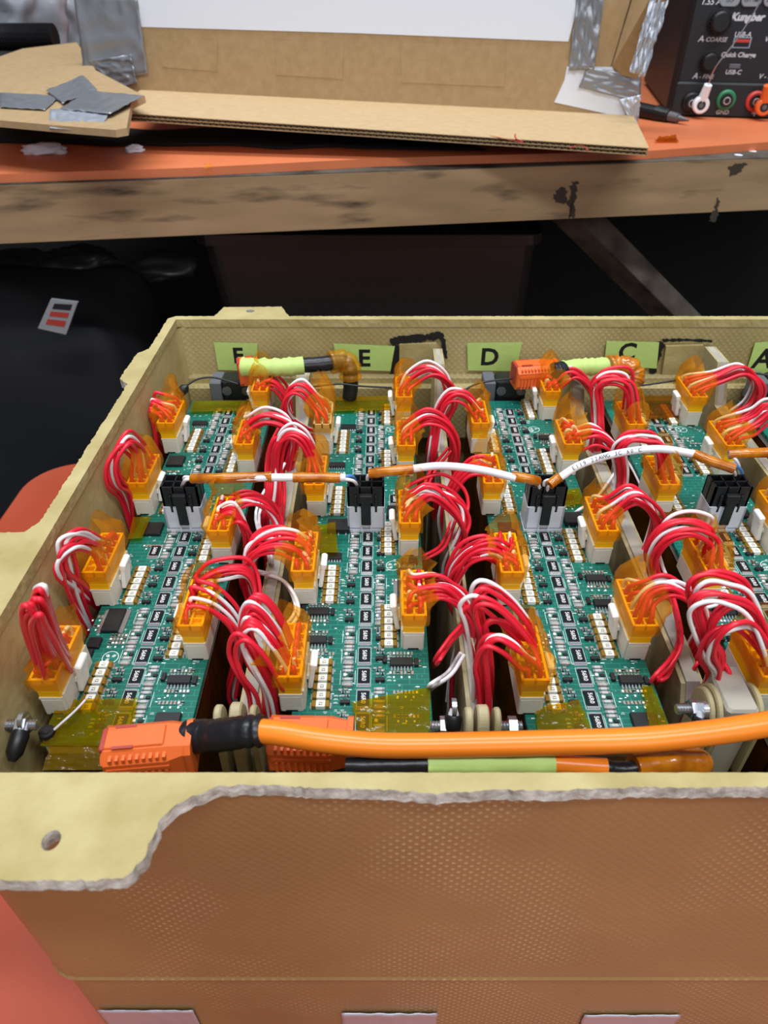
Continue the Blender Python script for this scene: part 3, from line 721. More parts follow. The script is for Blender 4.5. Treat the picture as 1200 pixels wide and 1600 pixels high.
# arches into the gap between first and second boards
place_plug(0, 1, 0, 1, [[(308, 931), (337, 940), (367, 966), (380, 1000), (376, 1035), (367, 1080, -2)], [(306, 924, 8), (325, 903, 10), (355, 893, 12), (386, 892, 14), (402, 912, 14), (405, 950, 10), (402, 990, 6)]], h=8, n=10)
place_plug(0, 1, 1, 1, [[(348, 806), (372, 801), (390, 832), (393, 873), (396, 917), (392, 960, -4)], [(352, 795, 5), (385, 778, 8), (417, 786, 10), (436, 812, 10), (440, 850, 5), (430, 900)]], n=11)
place_plug(0, 1, 2, 1, [[(388, 667), (417, 652), (449, 663), (462, 690), (450, 740), (434, 800, -5)]], n=10)
place_plug(0, 1, 3, 1, [[(406, 608), (423, 594), (444, 612), (450, 646), (446, 690), (440, 730, -8)]], n=10)
place_plug(1, 0, 0, -1, [[(455, 1035), (437, 990), (413, 955), (389, 944), (379, 962), (380, 990, -2), (392, 1018, -4), (405, 1040, -5), (423, 1080, -5), (428, 1130, -5)], [(452, 1050, -4), (425, 1005, -5), (395, 975, -5), (380, 980, -5), (376, 1005, -5), (388, 1040, -6), (408, 1072, -6), (414, 1120, -6)]], n=14, lean=4)
place_plug(1, 0, 1, -1, [[(474, 862), (454, 848), (425, 845), (394, 860), (380, 888), (390, 920), (400, 960, -5)], [(465, 852, 5), (436, 838, 6), (405, 838, 8), (385, 855, 6), (388, 900, 2), (396, 940)]], n=12, lean=4)
place_plug(1, 0, 2, -1, [[(488, 712), (475, 687), (452, 678), (436, 695), (432, 731), (430, 772, -4), (422, 830, -8)]], n=11, lean=3)
place_plug(1, 0, 3, -1, [[(496, 630), (472, 606), (452, 615), (447, 638), (458, 660, 2), (478, 676, 2), (498, 690, 4)]], n=9, lean=4, white=True, h=11)
# gap between second and third boards
place_plug(1, 1, 3, 1, [[(640, 592), (671, 577), (697, 594), (705, 622), (692, 652), (680, 700, -6)]], n=9)
place_plug(1, 1, 2, 1, [[(642, 663), (668, 649), (696, 660), (712, 690), (708, 730), (690, 775, -4)]], n=10)
place_plug(1, 1, 1, 1, [[(650, 780), (672, 768), (700, 785), (722, 815), (728, 855), (712, 905, -5)], [(655, 775, 4), (690, 764, 6), (722, 780, 6), (733, 806, 4), (726, 835), (706, 880)]], n=12)
place_plug(1, 1, 0, 1, [[(655, 922), (693, 918), (724, 940), (737, 975), (730, 1012), (716, 1056), (710, 1110, -4)]], n=11)
place_plug(2, 0, 0, -1, [[(824, 1000), (796, 965), (765, 938), (742, 934), (731, 948), (738, 980), (748, 1020), (752, 1080, -3)], [(818, 1020, -5), (793, 1000, -6), (770, 990, -6), (754, 1000, -6), (750, 1025, -6), (753, 1060, -6), (755, 1110, -6)]], n=12, lean=4)
place_plug(2, 0, 1, -1, [[(790, 865), (765, 853), (735, 862), (714, 888), (709, 917), (722, 955), (735, 1000, -4)]], n=11, lean=3)
place_plug(2, 0, 2, -1, [[(765, 730), (746, 723), (726, 732), (704, 760), (692, 800), (700, 850, -3)]], n=9)
place_plug(2, 0, 3, -1, [[(744, 638), (726, 618), (705, 618), (688, 640), (681, 672), (676, 720, -4)]], n=9)
# gap between third and fourth boards
place_plug(2, 1, 3, 1, [[(868, 598), (893, 583), (918, 602), (935, 645), (932, 690, -4)]], n=11)
place_plug(2, 1, 2, 1, [[(904, 680), (929, 676), (953, 690), (967, 715), (960, 758), (945, 800, -5)]], n=10, h=10)
place_plug(2, 1, 1, 1, [[(957, 792), (987, 774), (1010, 785), (1026, 815), (1018, 850), (1000, 895, -5)]], n=11, h=9, lean=1)
place_plug(2, 1, 0, 1, [[(1013, 924), (1048, 915), (1080, 938), (1098, 975), (1082, 1015), (1056, 1045), (1045, 1115, -5)]], n=11, h=10)
place_plug(3, 0, 0, -1, [[(1171, 940), (1130, 918), (1097, 918), (1080, 935), (1090, 970), (1105, 1010), (1121, 1050, -4)], [(1165, 965), (1135, 962, -3), (1110, 985, -4), (1104, 1015, -4), (1118, 1050, -4)]], n=13)
place_plug(3, 0, 1, -1, [[(1110, 830), (1077, 815), (1040, 826), (1020, 858), (1026, 896), (1042, 945, -5)]], n=10, note=' wound high')
place_plug(3, 0, 2, -1, [[(1028, 690), (1005, 682), (982, 684), (968, 702), (974, 742), (964, 795, -6)]], n=9)
place_plug(3, 0, 3, -1, [[(982, 598), (955, 588), (930, 602), (933, 640), (932, 680, -4)]], n=10)
# right of the fourth board
place_plug(3, 1, 3, 1, [[(1120, 590), (1160, 578), (1182, 602), (1170, 634), (1140, 655, -3), (1110, 690, -5)]], n=11)
place_plug(3, 1, 2, 1, [[(1175, 660), (1205, 640), (1240, 655), (1255, 700), (1235, 760, -4)]], n=11)
place_plug(3, 1, 1, 1, [[(1225, 790), (1260, 775), (1290, 810), (1290, 870)]], n=9)
# loops against the left wall
place_plug(0, 0, 3, -1, [[(250, 634), (230, 630), (210, 655), (212, 685, -2), (233, 700, 0), (256, 702, 6)]], n=8, whites=(3,), lean=2, fan=.5)
place_plug(0, 0, 2, -1, [[(213, 700, -4), (195, 690, -10), (177, 720, -14), (181, 752, -14), (196, 772, -8), (198, 835, -6)]], n=8, whites=(2, 7), lean=2, fan=.35)
place_plug(0, 0, 1, -1, [[(152, 852, -4), (125, 840, -12), (100, 855, -17), (105, 895, -17), (118, 940, -14), (128, 990, -10)], [(148, 862, -6), (122, 858, -14), (95, 880, -19), (98, 905, -19), (125, 925, -12), (145, 955, 0)]], n=10, lean=2, fan=.4)
place_plug(0, 0, 0, -1, [[(76, 1030, -3), (60, 980, -8), (52, 945, -14), (62, 934, -16), (72, 955, -14), (90, 1000, -8), (110, 1040, 4)]], n=10, whites=(5,), lean=-1, fan=.7, h=8)

# stray wires crossing in the gaps
stray = [((395, 890), (440, 905), (462, 950), (440, 985, -10)), ((410, 960), (430, 985), (445, 1010)), ((705, 930), (725, 965), (700, 1000), (680, 1030)), ((940, 690), (980, 720), (1010, 780)), ((1040, 900), (1060, 1000), (1020, 1060)),
         ((425, 700), (440, 760), (430, 850)), ((440, 720), (400, 800), (420, 870)), ((700, 700), (670, 740), (655, 790)), ((710, 800), (690, 850), (660, 870)), ((960, 740), (930, 780), (900, 800)), ((1060, 1000), (1040, 1050), (1024, 1060)),
         ((452, 640), (420, 700), (415, 760)), ((720, 1020), (700, 1050), (672, 1070)), ((745, 930), (780, 900), (790, 880)), ((1095, 930), (1110, 980), (1080, 1040)), ((1100, 950), (1160, 940), (1170, 1000))]
WHERE = ['from the white bend beside nearest right plug of leftmost board', 'crossing near the second left plug of second board', 'in the dark gap left of third board', 'under the printed link cable', 'beside the pale end block',
         'behind the white link cable, first gap', 'in the first gap below the power plugs', 'behind the second gap link cable', 'beside second right plug of second board', 'left of the fourth board power plug', 'leaving for the front of third board',
         'between the farthest plugs of the first gap', 'near the front right corner of second board', 'near the second left plug of third board', 'crossing left of the fourth board front', 'running right onto the fourth board']
for k, s in enumerate(stray):
    z0 = R.uniform(-2, 6); cn = 'white' if k % 3 == 0 else 'red'
    for j in range(2):
        q = MB(); q.tube(spline([P(p[0] + j * 5, p[1] + j * 4, z0 + R.uniform(-4, 4)) for p in s] + [P(s[-1][0] - 2, s[-1][1] + 12, z0 - 22)]), .62, 6)
        tag(q.build('loose_wire', 'wire_' + cn), cn + ' loose wire ' + WHERE[k], 'wire', 'pair of loose wires ' + WHERE[k])

# ------------------------------------------------------------------ black power plugs and the white link cables
def pplug(i):
    t = empty('power_plug', (BX[i] + 18.7, BY + 88.2, 9.6), label=f'black power plug in clear header on {["leftmost", "second", "third", "fourth"][i]} board', cat='plug', group='black power plugs')
    q = MB(); q.box(-6.2, 6.2, 0, 7.8, -6, 6.2, 0)
    for x0, x1, y0, y1 in ((-6.4, 6.4, -.1, .6), (-6.4, 6.4, 7.3, 8.0), (-6.4, -5.7, -.1, 8), (5.7, 6.4, -.1, 8), (-6.4, 6.4, 3.6, 4.2), (-2.3, -1.8, -.1, 8), (1.8, 2.3, -.1, 8)): q.box(x0, x1, y0, y1, 1, 9.0, 0)
    q.build('housing', 'black_plastic', t)
    q = MB(); q.box(-1.7, 1.7, -1.9, -.9, -6.0, 6.2, c=.3); q.box(-2.3, 2.3, -2.0, 0, 3.6, 6.8, c=.3); q.box(-4.0, -3.0, -.8, 0, -1, 6, c=.2); q.box(3.0, 4.0, -.8, 0, -1, 6, c=.2); q.build('latch', 'black_plastic', t)
for i in range(4): pplug(i)
def link(name_lab, white_px, z, amber1, amber2, text=None, leads=()):
    """white sleeved cable with amber tape at both ends; stations are (px, py, z)"""
    pts = spline([P(*p) for p in white_px], 8); t = empty('link_cable', pts[0], label=name_lab, cat='cable', group='white link cables between power plugs'); o0 = pts[0]
    q = MB(); q.tube([p - o0 for p in pts], 1.35, 12); q.build('sleeve', 'cable_white', t)
    for am in (amber1, amber2):
        if not am: continue
        ap = spline([P(*p) for p in am], 6); q = MB(); rr = [1.75 + .35 * nz(k * .7, 0, z) for k in range(len(ap))]
        q.tube([p - o0 for p in ap], rr, 10); o = q.build('amber_tape_wrap', 'amber_wrap', t); o['label'] = 'amber tape wrap'
    for ld, cn in leads:
        lp = spline([P(*p) for p in ld], 6); q = MB(); q.tube([p - o0 for p in lp], .6, 8); q.build('lead', cn, t)
    if text:
        # printed jacket text following the sleeve
        L_ = [0]
        for a, c in zip(pts, pts[1:]): L_.append(L_[-1] + (c - a).length)
        q = MB(); pos = L_[-1] * .12
        for ch in text:
            if pos > L_[-1] * .62: break
            k = max(j for j in range(len(L_)) if L_[j] <= pos); p = pts[k].lerp(pts[min(k + 1, len(pts) - 1)], (pos - L_[k]) / max(1e-6, L_[min(k + 1, len(L_) - 1)] - L_[k]))
            tdir = (pts[min(k + 1, len(pts) - 1)] - pts[k]).normalized(); nr = (Vector((0, 0, CZ)) - p); nr = (nr - tdir * nr.dot(tdir)).normalized(); up = nr.cross(tdir)
            if ch != ' ':
                T = Matrix((( tdir.x, up.x, nr.x, p.x - o0.x + nr.x * 1.42), (tdir.y, up.y, nr.y, p.y - o0.y + nr.y * 1.42), (tdir.z, up.z, nr.z, p.z - o0.z + nr.z * 1.42), (0, 0, 0, 1)))
                q.text(ch, 1.9, T, 0)
            pos += 1.45
        q.build('printed_text', 'marker_black', t)
m = M['amber_wrap'] = mat('amber_wrap', '#c8780e', .2, col2='#9c5208', ns=200, bump=.5, bs=260, coat=.4)
link('white link cable, taped amber, from first to second power plug', [(368, 747, 24), (420, 746, 24), (470, 746, 23), (540, 746, 23)], 24, [(300, 748, 22), (340, 747, 24), (372, 746, 24), (425, 745, 24)], [(458, 746, 23), (500, 746, 23), (532, 747, 23)],
     None, [([(303, 748, 22), (290, 750, 22), (283, 762, 15)], 'wire_white'), ([(303, 747, 22), (288, 746, 21), (292, 760, 15)], 'wire_white'), ([(535, 745, 23), (550, 744, 22), (558, 755, 14)], 'wire_blue'), ([(535, 748, 23), (553, 752, 21), (560, 764, 14)], 'wire_white')])
link('white link cable between second and third power plugs', [(640, 733, 24), (690, 728, 25), (750, 734, 25), (806, 747, 24)], 24, [(578, 740, 22), (610, 736, 24), (645, 733, 24)], [(800, 744, 24), (825, 748, 24), (840, 752, 22)],
     None, [([(580, 740, 22), (574, 746, 20), (575, 762, 14)], 'wire_white'), ([(838, 752, 22), (842, 758, 20), (844, 772, 14)], 'wire_white')])
link('white printed link cable between third and fourth power plugs', [(872, 748, 22), (905, 727, 25), (950, 712, 27), (1000, 703, 28), (1040, 702, 28), (1088, 710, 27)], 27, [(858, 758, 21), (868, 750, 22), (876, 745, 23)], [(1084, 709, 27), (1110, 720, 26), (1146, 732, 24)],
     'E119 22AWG 3C 60°C VW-1 57BM', [([(860, 757, 21), (856, 762, 19), (854, 773, 14)], 'wire_white'), ([(868, 750, 22), (852, 752, 21), (850, 766, 16)], 'wire_white'), ([(1144, 731, 24), (1148, 740, 20), (1149, 748, 14)], 'wire_white'), ([(1148, 726, 24), (1158, 735, 20), (1160, 748, 14)], 'wire_blue')])
link('amber taped link cable leaving the fourth power plug', [(1195, 708, 27), (1230, 704, 27), (1290, 706, 27)], 27, [(1138, 710, 26), (1165, 708, 27), (1200, 707, 27)], None, None, [([(1140, 710, 26), (1152, 722, 24), (1158, 745, 14)], 'wire_white')])

# ------------------------------------------------------------------ orange high-current connectors
def surlok(loc, rz, lab, sc=1.0, tilt=0, lenx=20, grp='orange high current connectors'):
    t = empty('power_connector', loc, rz, lab, 'connector', grp); t.rotation_euler = (tilt, 0, rz)
    q = MB(); lx = lenx / 2; w_ = 5.6; h = 11
    # hull: lengthwise x, chamfered nose at +x
    sec = []
    def ringx(x, wy, z0, z1, c): return [(x, -wy, z0 + c), (x, -wy + c, z0), (x, wy - c, z0), (x, wy, z0 + c), (x, wy, z1 - c), (x, wy - c, z1), (x, -wy + c, z1), (x, -wy, z1 - c)]
    rings = [ringx(-lx, w_ * .93, .4, h - .6, 1), ringx(-lx + .5, w_, 0, h, 2.4), ringx(lx * .45, w_, 0, h, 2.4), ringx(lx * .78, w_ * .82, .8, h - .5, 1.6), ringx(lx * .85, w_ * .82, .8, h - .5, 1.6), ringx(lx * .86, w_ * .9, .2, h + .1, 1.6), ringx(lx, w_ * .9, .2, h + .1, 1.6)]
    q.loft(rings, sm=False, cap0=True, cap1=True)
    for k in range(9):      # grip ribs on both long faces
        x = -lx + 2.2 + k * lenx * .075
        for s in (-1, 1): q.box(x - .35, x + .35, min(s * w_, s * (w_ + .45)), max(s * w_, s * (w_ + .45)), 1.4, h * .55, 0)
        for s in (-1,): q.box(x - .35, x + .35, min(s * (w_ - 1.9), s * (w_ - .2)), max(s * (w_ - 1.9), s * (w_ - .2)), h - 3.2, h - .75, 0)
    q.box(-lx + 1, lx * .5, -w_ - .35, -w_ + .2, h * .58, h * .68); q.box(-lx + 1, lx * .5, w_ - .2, w_ + .35, h * .58, h * .68)
    q.box(-lx + .6, lx * .40, -w_ * .5, w_ * .5, h - .1, h + .5, 0, c=.3)
    q.build('shell', 'orange_plastic', t)
    q = MB()
    for s in (-1, 1): q.box(-lx + 2.4, -lx + 7.2, s * w_ * .5 - .38, s * w_ * .5 + .38, h + .5, h + .62)
    q.build('slot', 'red_plastic', t)
    q = MB(); q.box(-lx - .5, -lx + .8, -w_ * .55, w_ * .55, h * .35, h + .35, c=.3); q.build('lock_tab', 'red_plastic', t)
    return t
a = P(230, 1152, 19.5); surlok((a.x, a.y + .3, 8.5), .10, 'orange connector at the near left, red tab facing left')
a = P(485, 1146, 17.0); surlok((a.x, a.y + 1.2, 6), -.02, 'orange connector behind orange cable in front of second board')
a = P(833, 600, 9.0); surlok((a.x, a.y - 1, 9.0), .14, 'orange connector by the far wall under tape letter D', lenx=20)
a = P(386, 602, 8.0); surlok((a.x + 1.5, a.y + 1, 9.0), .2, 'orange connector wrapped in green tape at far wall', lenx=9)
# thick orange cable with its black sleeve
cp = [(405, 1142, 24), (440, 1146, 24.5), (500, 1156, 24.5), (580, 1164, 24), (660, 1165, 24), (760, 1163, 24.5), (880, 1160, 25), (1000, 1156, 26), (1100, 1146, 27), (1200, 1131, 28), (1290, 1112, 28)]
pts = spline([P(*p) for p in cp], 8); t = empty('power_cable', pts[0], label='thick glossy orange cable sweeping across the front of tub', cat='cable')
q = MB(); q.tube([p - pts[0] for p in pts], 2.75, 24); q.build('jacket', 'orange_cable', t)
sp = spline([P(*p) for p in ((292, 1152, 15.5), (320, 1150, 17), (350, 1148, 20), (385, 1143, 23), (412, 1141, 24.3))], 8)
q = MB(); q.tube([p - pts[0] for p in sp], [4.1 + .5 * nz(k * .45, 2, 1) - .6 * k / len(sp) for k in range(len(sp))], 20, squash=.95); q.build('black_sleeve', 'black_tape', t)
# second cable low behind the rim: green tape, orange end, black sleeve, amber wrap
lo = [(540, 1196, 20), (600, 1196, 20), (668, 1194, 20), (760, 1193, 20), (866, 1193, 20), (905, 1196, 20), (948, 1199, 20), (1000, 1199, 19), (1060, 1192, 18), (1120, 1188, 16)]
def seg(name, pl, r, mn, o0, parent, amp=0, sq=None):
    s_ = spline([P(*p) for p in pl], 8); q = MB(); q.tube([p - o0 for p in s_], [r + amp * nz(k * .6, 5, r) for k in range(len(s_))], 16, squash=sq); return q.build(name, mn, parent)
o0 = P(668, 1194, 20); t = empty('taped_cable', o0, label='cable wrapped in green tape lying behind the near rim', cat='cable')
seg('black_sleeve', lo[0:3], 1.9, 'black_tape', o0, t); seg('green_tape_wrap', lo[2:5], 2.3, 'green_tape', o0, t, .3); seg('orange_jacket', lo[4:7], 2.0, 'orange_cable', o0, t)
seg('black_end', [(940, 1199, 20), (975, 1202, 19), (1010, 1198, 19)], 1.7, 'black_tape', o0, t, .2); seg('amber_tape_wrap', [(990, 1199, 19), (1050, 1190, 18), (1104, 1192, 16)], 3.0, 'amber_wrap', o0, t, 1.0)
# far cables
o0 = P(375, 575, 18); t = empty('taped_cable', o0, label='green taped cable with black sleeve and amber elbow under letter E', cat='cable')
seg('green_tape_wrap', [(378, 573, 20), (400, 574, 20), (440, 574, 20), (474, 571, 20)], 4.0, 'green_tape', o0, t, 1.0)
seg('black_sleeve', [(470, 571, 20), (500, 569, 20), (530, 566, 20), (545, 572, 18), (548, 600, 9), (546, 622, 2)], 3.4, 'black_tape', o0, t, .2)
seg('amber_tape_wrap', [(516, 567, 20.5), (536, 563, 20.5), (546, 572, 18), (548, 592, 12)], 4.7, 'amber_tape', o0, t, 1.4)
o0 = P(868, 577, 18); t = empty('taped_cable', o0, label='green taped cable with amber wound end under letter C', cat='cable')
seg('black_collar', [(864, 583, 18), (872, 582, 18), (879, 580, 18)], 4.6, 'black_plastic', o0, t, .2)
seg('green_tape_wrap', [(877, 578, 18), (905, 574, 18), (930, 573, 18), (956, 571, 18)], 3.9, 'green_tape', o0, t, .8)
seg('amber_tape_wrap', [(950, 574, 18), (965, 572, 18), (982, 574, 18), (990, 586, 15), (988, 600, 12)], 4.6, 'amber_wrap', o0, t, 1.5)
# black sockets standing behind the odd boards
for i, lab in ((0, 'black socket with grey plate behind the leftmost board'), (2, 'black socket with grey plate below orange connector at far wall'), (4, 'dark socket with grey plate at the far right edge')):
    t = empty('socket', (BX[i] + 21, 300, -4), label=lab, cat='socket', group='black sockets along the far wall')
    q = MB(); q.box(-7, 7, -4, 6, 0, 13, c=.8)
    for s in (-1, 1): q.box(s * 5 - .5, s * 5 + .5, -4.6, -4, 0, 12)
    q.build('housing', 'black_plastic', t)
    q = MB(); q.tube([(-4.6, -4.7, 8.2), (-4.6, -4.2, 8.2)], 2.2, 18); q.tube([(4.6, -4.7, 8.2), (4.6, -4.2, 8.2)], 2.2, 18); q.build('contact_ring', 'metal_dark', t)
    q = MB(); q.box(-12.5, -7.2, -4, 8, 0, 12, c=.4); q.build('side_plate', 'grey_plastic', t)
# thin black wires along the far wall
for k, (pl, lab) in enumerate((([(292, 602, 13), (310, 592, 15), (335, 590, 15), (372, 600, 12)], 'thin black wire curving into the far left corner'), ([(490, 604, 12), (530, 600, 13), (560, 603, 12), (612, 606, 10)], 'thin black wire along far wall below letter E'),
                              ([(724, 610, 10), (745, 600, 12), (775, 594, 13), (800, 592, 13)], 'thin black wire on far wall below letter D'), ([(985, 604, 10), (1020, 600, 11), (1070, 592, 13)], 'thin black wire on far wall near right slot'), ([(1100, 588, 13), (1160, 582, 14), (1215, 588, 14)], 'thin black wire at far right of the far wall'))):
    q = MB(); q.tube(spline([P(*p) for p in pl]), .5, 6); tag(q.build('thin_wire', 'black_plastic'), lab, 'wire')

# ------------------------------------------------------------------ far wall: green letter tapes, slots in marker
YW = YFI - 1.0
def onwall(px, py, d=.0): return PY(px, py, YW - d)
for k, (px4, ch, cpx, csz, lab) in enumerate((
    (((334, 535), (402, 537), (402, 580), (341, 578)), 'F', (372, 557), 11, 'green tape label marked F on the far wall'),
    (((521, 537), (617, 541), (610, 580), (528, 577)), 'E', (569, 561), 12, 'green tape label marked E on the far wall'),
    (((730, 536), (816, 535), (808, 574), (806, 580), (731, 579)), 'D', (765, 559), 12, 'green tape label marked D on the far wall'),
    (((948, 533), (1030, 535), (1026, 576), (944, 570)), 'C', (980, 551), 12, 'green tape label marked C on the far wall'),
    (((1180, 536), (1245, 530), (1245, 590), (1164, 588)), 'A', (1193, 562), 14, 'green tape label marked A at far right of far wall'))):
    poly = [onwall(x, y, .25) for x, y in px4]; o0 = poly[0]
    q = MB(); n = len(poly); q.add([p - o0 for p in poly] + [p - o0 + Vector((0, .2, 0)) for p in poly], [tuple(range(n - 1, -1, -1)), tuple(range(n, 2 * n))] + [(i, (i + 1) % n, n + (i + 1) % n, n + i) for i in range(n)])
    c = onwall(*cpx, .32) - o0
    q.text(ch, csz, Matrix.Translation(c) @ Matrix.Rotation(pi / 2, 4, 'X'), 1, .35)
    tag(q.build('tape_label', ['green_tape', 'marker_black'], loc=o0), lab, 'label', 'green letter tapes')
def wallblot(pl, w_, name='marker_line', lab=None):
    q = MB(); pts = [onwall(x, y, .1) for x, y in pl]
    for a, c in zip(pts, pts[1:]):
        n = max(3, int((c - a).length / 1.0))
        for k in range(n):
            p = a.lerp(c, (k + .5) / n); r_ = w_ * (.6 + .7 * R.random()); m_ = 7
            q.add([(p.x + r_ * cos(2 * pi * j / m_ + R.random()) , p.y - .02 * R.random(), p.z + r_ * sin(2 * pi * j / m_ + .2)) for j in range(m_)], [tuple(range(m_))])
    o = q.build(name, 'marker_black'); o.parent = tub; o.location = (0, -200 * MM, -ZC * MM); return o
wallblot([(612, 534), (630, 531), (660, 528), (692, 524)], 1.8, 'marker_stroke'); wallblot([(618, 540), (618, 570), (614, 605)], 2.2, 'marker_stroke'); wallblot([(692, 530), (694, 545), (697, 560)], 1.2, 'marker_stroke')
wallblot([(1036, 532), (1070, 531), (1112, 533)], .9, 'marker_stroke'); wallblot([(1033, 535), (1026, 560), (1020, 580), (1014, 608)], 1.7, 'marker_stroke')
for px4, dpt in ((((624, 537), (682, 535), (686, 606), (624, 606)), 1.0), (((1040, 540), (1098, 538), (1130, 606), (1030, 606)), 1.0)):
    pl = [onwall(x, y, 0) for x, y in px4]; n = 4; b = MB()
    b.add([L(p + Vector((0, -dpt, 0))) for p in pl] + [L(p + Vector((0, 1, 0))) for p in pl], [tuple(range(n - 1, -1, -1))] + [(i, (i + 1) % n, n + (i + 1) % n, n + i) for i in range(n)])
    b.build('slot_panel', 'laminate_top', tub)

# ------------------------------------------------------------------ workbench behind
ZB, ZBB = 46.0, 9.0
def bl(p): return p
fl, fr = P(0, 290, ZB), P(1200, 248, ZB)
bd = (fr - fl).normalized(); bn = Vector((-bd.y, bd.x, 0))
bench = empty('workbench', (0, (fl.y + fr.y) / 2, -800), label='worn wooden workbench edge with dark stains behind the tub', cat='workbench'); B0 = Vector((0, (fl.y + fr.y) / 2, -800))
a, c = fl - bd * 500, fr + bd * 500
def slabmb(a, c, depth, z0, z1, m=0, inset=0):
    q = MB(); p = [a + bn * inset, c + bn * inset, c + bn * depth, a + bn * depth]
    q.prism([((v - B0).x, (v - B0).y) for v in p], z0 + 800, z1 + 800, m); return q
zl, zrr = fl.y / (880.2 + .6084 * 422) * 0, 0
q = slabmb(a, c, 40, ZBB, ZB); q.build('front_beam', 'wood', bench)
q = slabmb(a, c, 700, ZB - .5, ZB + .6, inset=.6); q.build('dark_top', 'wood_dark', bench)
q = slabmb(a, c, 700, ZB - 12, ZB - .5, inset=40); q.build('top_board', 'wood_dark', bench)
def bstain(pl):
    n0 = -bn; jp = jag(pl, 3.0, 3.2); pts = [RP(x, y, fl - bn * .15, n0) - B0 for x, y in jp]; q = MB(); q.add(pts, [tuple(range(len(pts)))]); q.build('stain', 'stain_dark', bench)
bstain([(893, 285), (903, 283), (900, 310), (896, 340), (890, 343), (888, 320)]); bstain([(866, 300), (876, 292), (886, 294), (884, 316), (874, 320), (864, 310)])
bstain([(1122, 308), (1124, 322), (1118, 345), (1108, 346), (1114, 330)]); bstain([(1140, 258), (1168, 256), (1150, 272), (1140, 276)])
for lx in (-650, 520):
    p = Vector((lx, fl.y + (lx - fl.x) * bd.y / bd.x, 0)) + bn * 5
    q = MB(); q.box(p.x - 20 - B0.x, p.x + 20 - B0.x, p.y - B0.y, p.y + 40 - B0.y, 0, 800 + ZBB); q.build('leg', 'wood', bench)
q = MB(); p0, p1 = PY(905, 350, 560), PY(1060, 505, 560)
d = (p1 - p0); p1 = p0 + d * 3.2; p0 = p0 - d * .1
q.tube([p0 + Vector((0, 60, 0)) - B0, p1 + Vector((0, 60, 0)) - B0], 15, 4, sm=False); q.build('brace', 'wood_dark', bench)
# white dots on the dark top
q = MB()
for x, y in ((1028, 242), (1154, 242), (1176, 236)):
    p = P(x, y, ZB + .8) - B0; q.add([(p.x + 3.0 * cos(k * pi / 6), p.y + 3.6 * sin(k * pi / 6), p.z) for k in range(12)], [tuple(range(12))])
q.build('paint_dot', 'paper', bench)
# orange mat
ZM = ZB + .7 + 5.5
mp = [P(-260, 283, ZM), P(0, 272, ZM), P(300, 262, ZM), P(600, 247, ZM), P(1010, 236, ZM), P(1200, 222, ZM), P(1500, 205, ZM)]
q = MB(); poly = [(p.x, p.y) for p in mp]; poly += [(poly[-1][0], 1150), (poly[0][0], 1150)]
q.prism(poly, ZB + .7, ZM)
tag(q.build('bench_mat', 'mat_orange'), 'orange rubber mat covering the workbench top', 'mat')

# ------------------------------------------------------------------ cardboard box remnant on the bench
card = empty('cardboard_box', P(600, 215, ZM + 2), label='opened cardboard box with white paper and corrugated front edge', cat='box'); C0 = P(600, 215, ZM + 2)
FLp, FRp = P(168, 186, ZM + 22), P(1012, 243, ZM + 7)
BRp, BLp = P(988, 190, ZM + 7), P(222, 150, ZM + 20)
thk = 4.4
def flap(u, v, h): return FLp.lerp(FRp, u).lerp(BLp.lerp(BRp, u), v) + Vector((0, 0, h)) - C0
q = MB()
for k, h in enumerate((0, thk / 2, thk)):
    q.grid(lambda u, v, h=h: tuple(flap(u, v + (0 if h == thk else .004), h + .22)), 24, 4, 0, True); q.grid(lambda u, v, h=h: tuple(flap(1 - u, v, h - .22)), 24, 4, 0, True)
    q.grid(lambda u, v, h=h: tuple(flap(u, 0, h - .22 + v * .44)), 24, 1, 0); q.grid(lambda u, v, h=h: tuple(flap(1, u, h - .22 + v * .44)), 4, 1, 0)
q.build('bottom_flap', ['cardboard_light'], card)
q = MB(); NF = 96
for lay in (0, 1):
    n = NF * 8
    def zz(k, lay=lay):
        ph = (k / 8 + lay * .35) * (1 if lay else .9); return lay * thk / 2 + thk / 4 + (thk / 4 - .2) * sin(2 * pi * ph) * .98
    q.grid(lambda u, v: tuple(flap(u, .004 + v * .5, zz(round(u * n)) + .12)), n, 1); q.grid(lambda u, v: tuple(flap(u, .004 + v * .5, zz(round(u * n)) - .12)), n, 1); q.grid(lambda u, v: tuple(flap(u, .004, zz(round(u * n)) - .12 + .24 * v)), n, 1)
q.build('corrugation', ['cardboard_light'], card)
# upright panel
pd = (BRp - BLp); pd.z = 0; pd.normalize(); pn = Vector((pd.y, -pd.x, 0))     # towards camera
base0 = BLp.copy()
def onp(px, py, off=0): return RP(px, py, base0 + pn * off, pn)
def quadz(px, py, off): return onp(px, py, off) - C0
def polyplate(name, pxs, off, th, mn, parent):
    pts = [quadz(x, y, off) for x, y in pxs]; n = len(pts); back = [p - pn * th for p in pts]; q = MB()
    q.add(pts + back, [tuple(range(n)), tuple(range(2 * n - 1, n - 1, -1))] + [(i, n + i, n + (i + 1) % n, (i + 1) % n) for i in range(n)]); return q.build(name, mn, parent)
polyplate('back_panel', [(222, 151), (988, 191), (998, 165), (975, 135), (952, 112), (985, 0), (1020, -110), (100, -140), (118, 0), (150, 120)], 0, 5, 'cardboard', card)
polyplate('paper_sheet', [(200, -110), (218, 42), (560, 52), (888, 65), (905, 0), (925, -110)], .5, .3, 'paper', card)
polyplate('paper_label', [(886, 104), (882, 125), (866, 160), (935, 175), (985, 187), (985, 105)], .6, .3, 'paper', card)
for k, (x0, x1) in enumerate(((252, 340), (430, 537), (626, 790))):
    polyplate('packing_tape', [(x0, 58 + k * 4), (x1, 62 + k * 5), (x1 - 2, 112 + k * 12), (x0 + 1, 105 + k * 12)], .3, .15, 'cardboard', card)
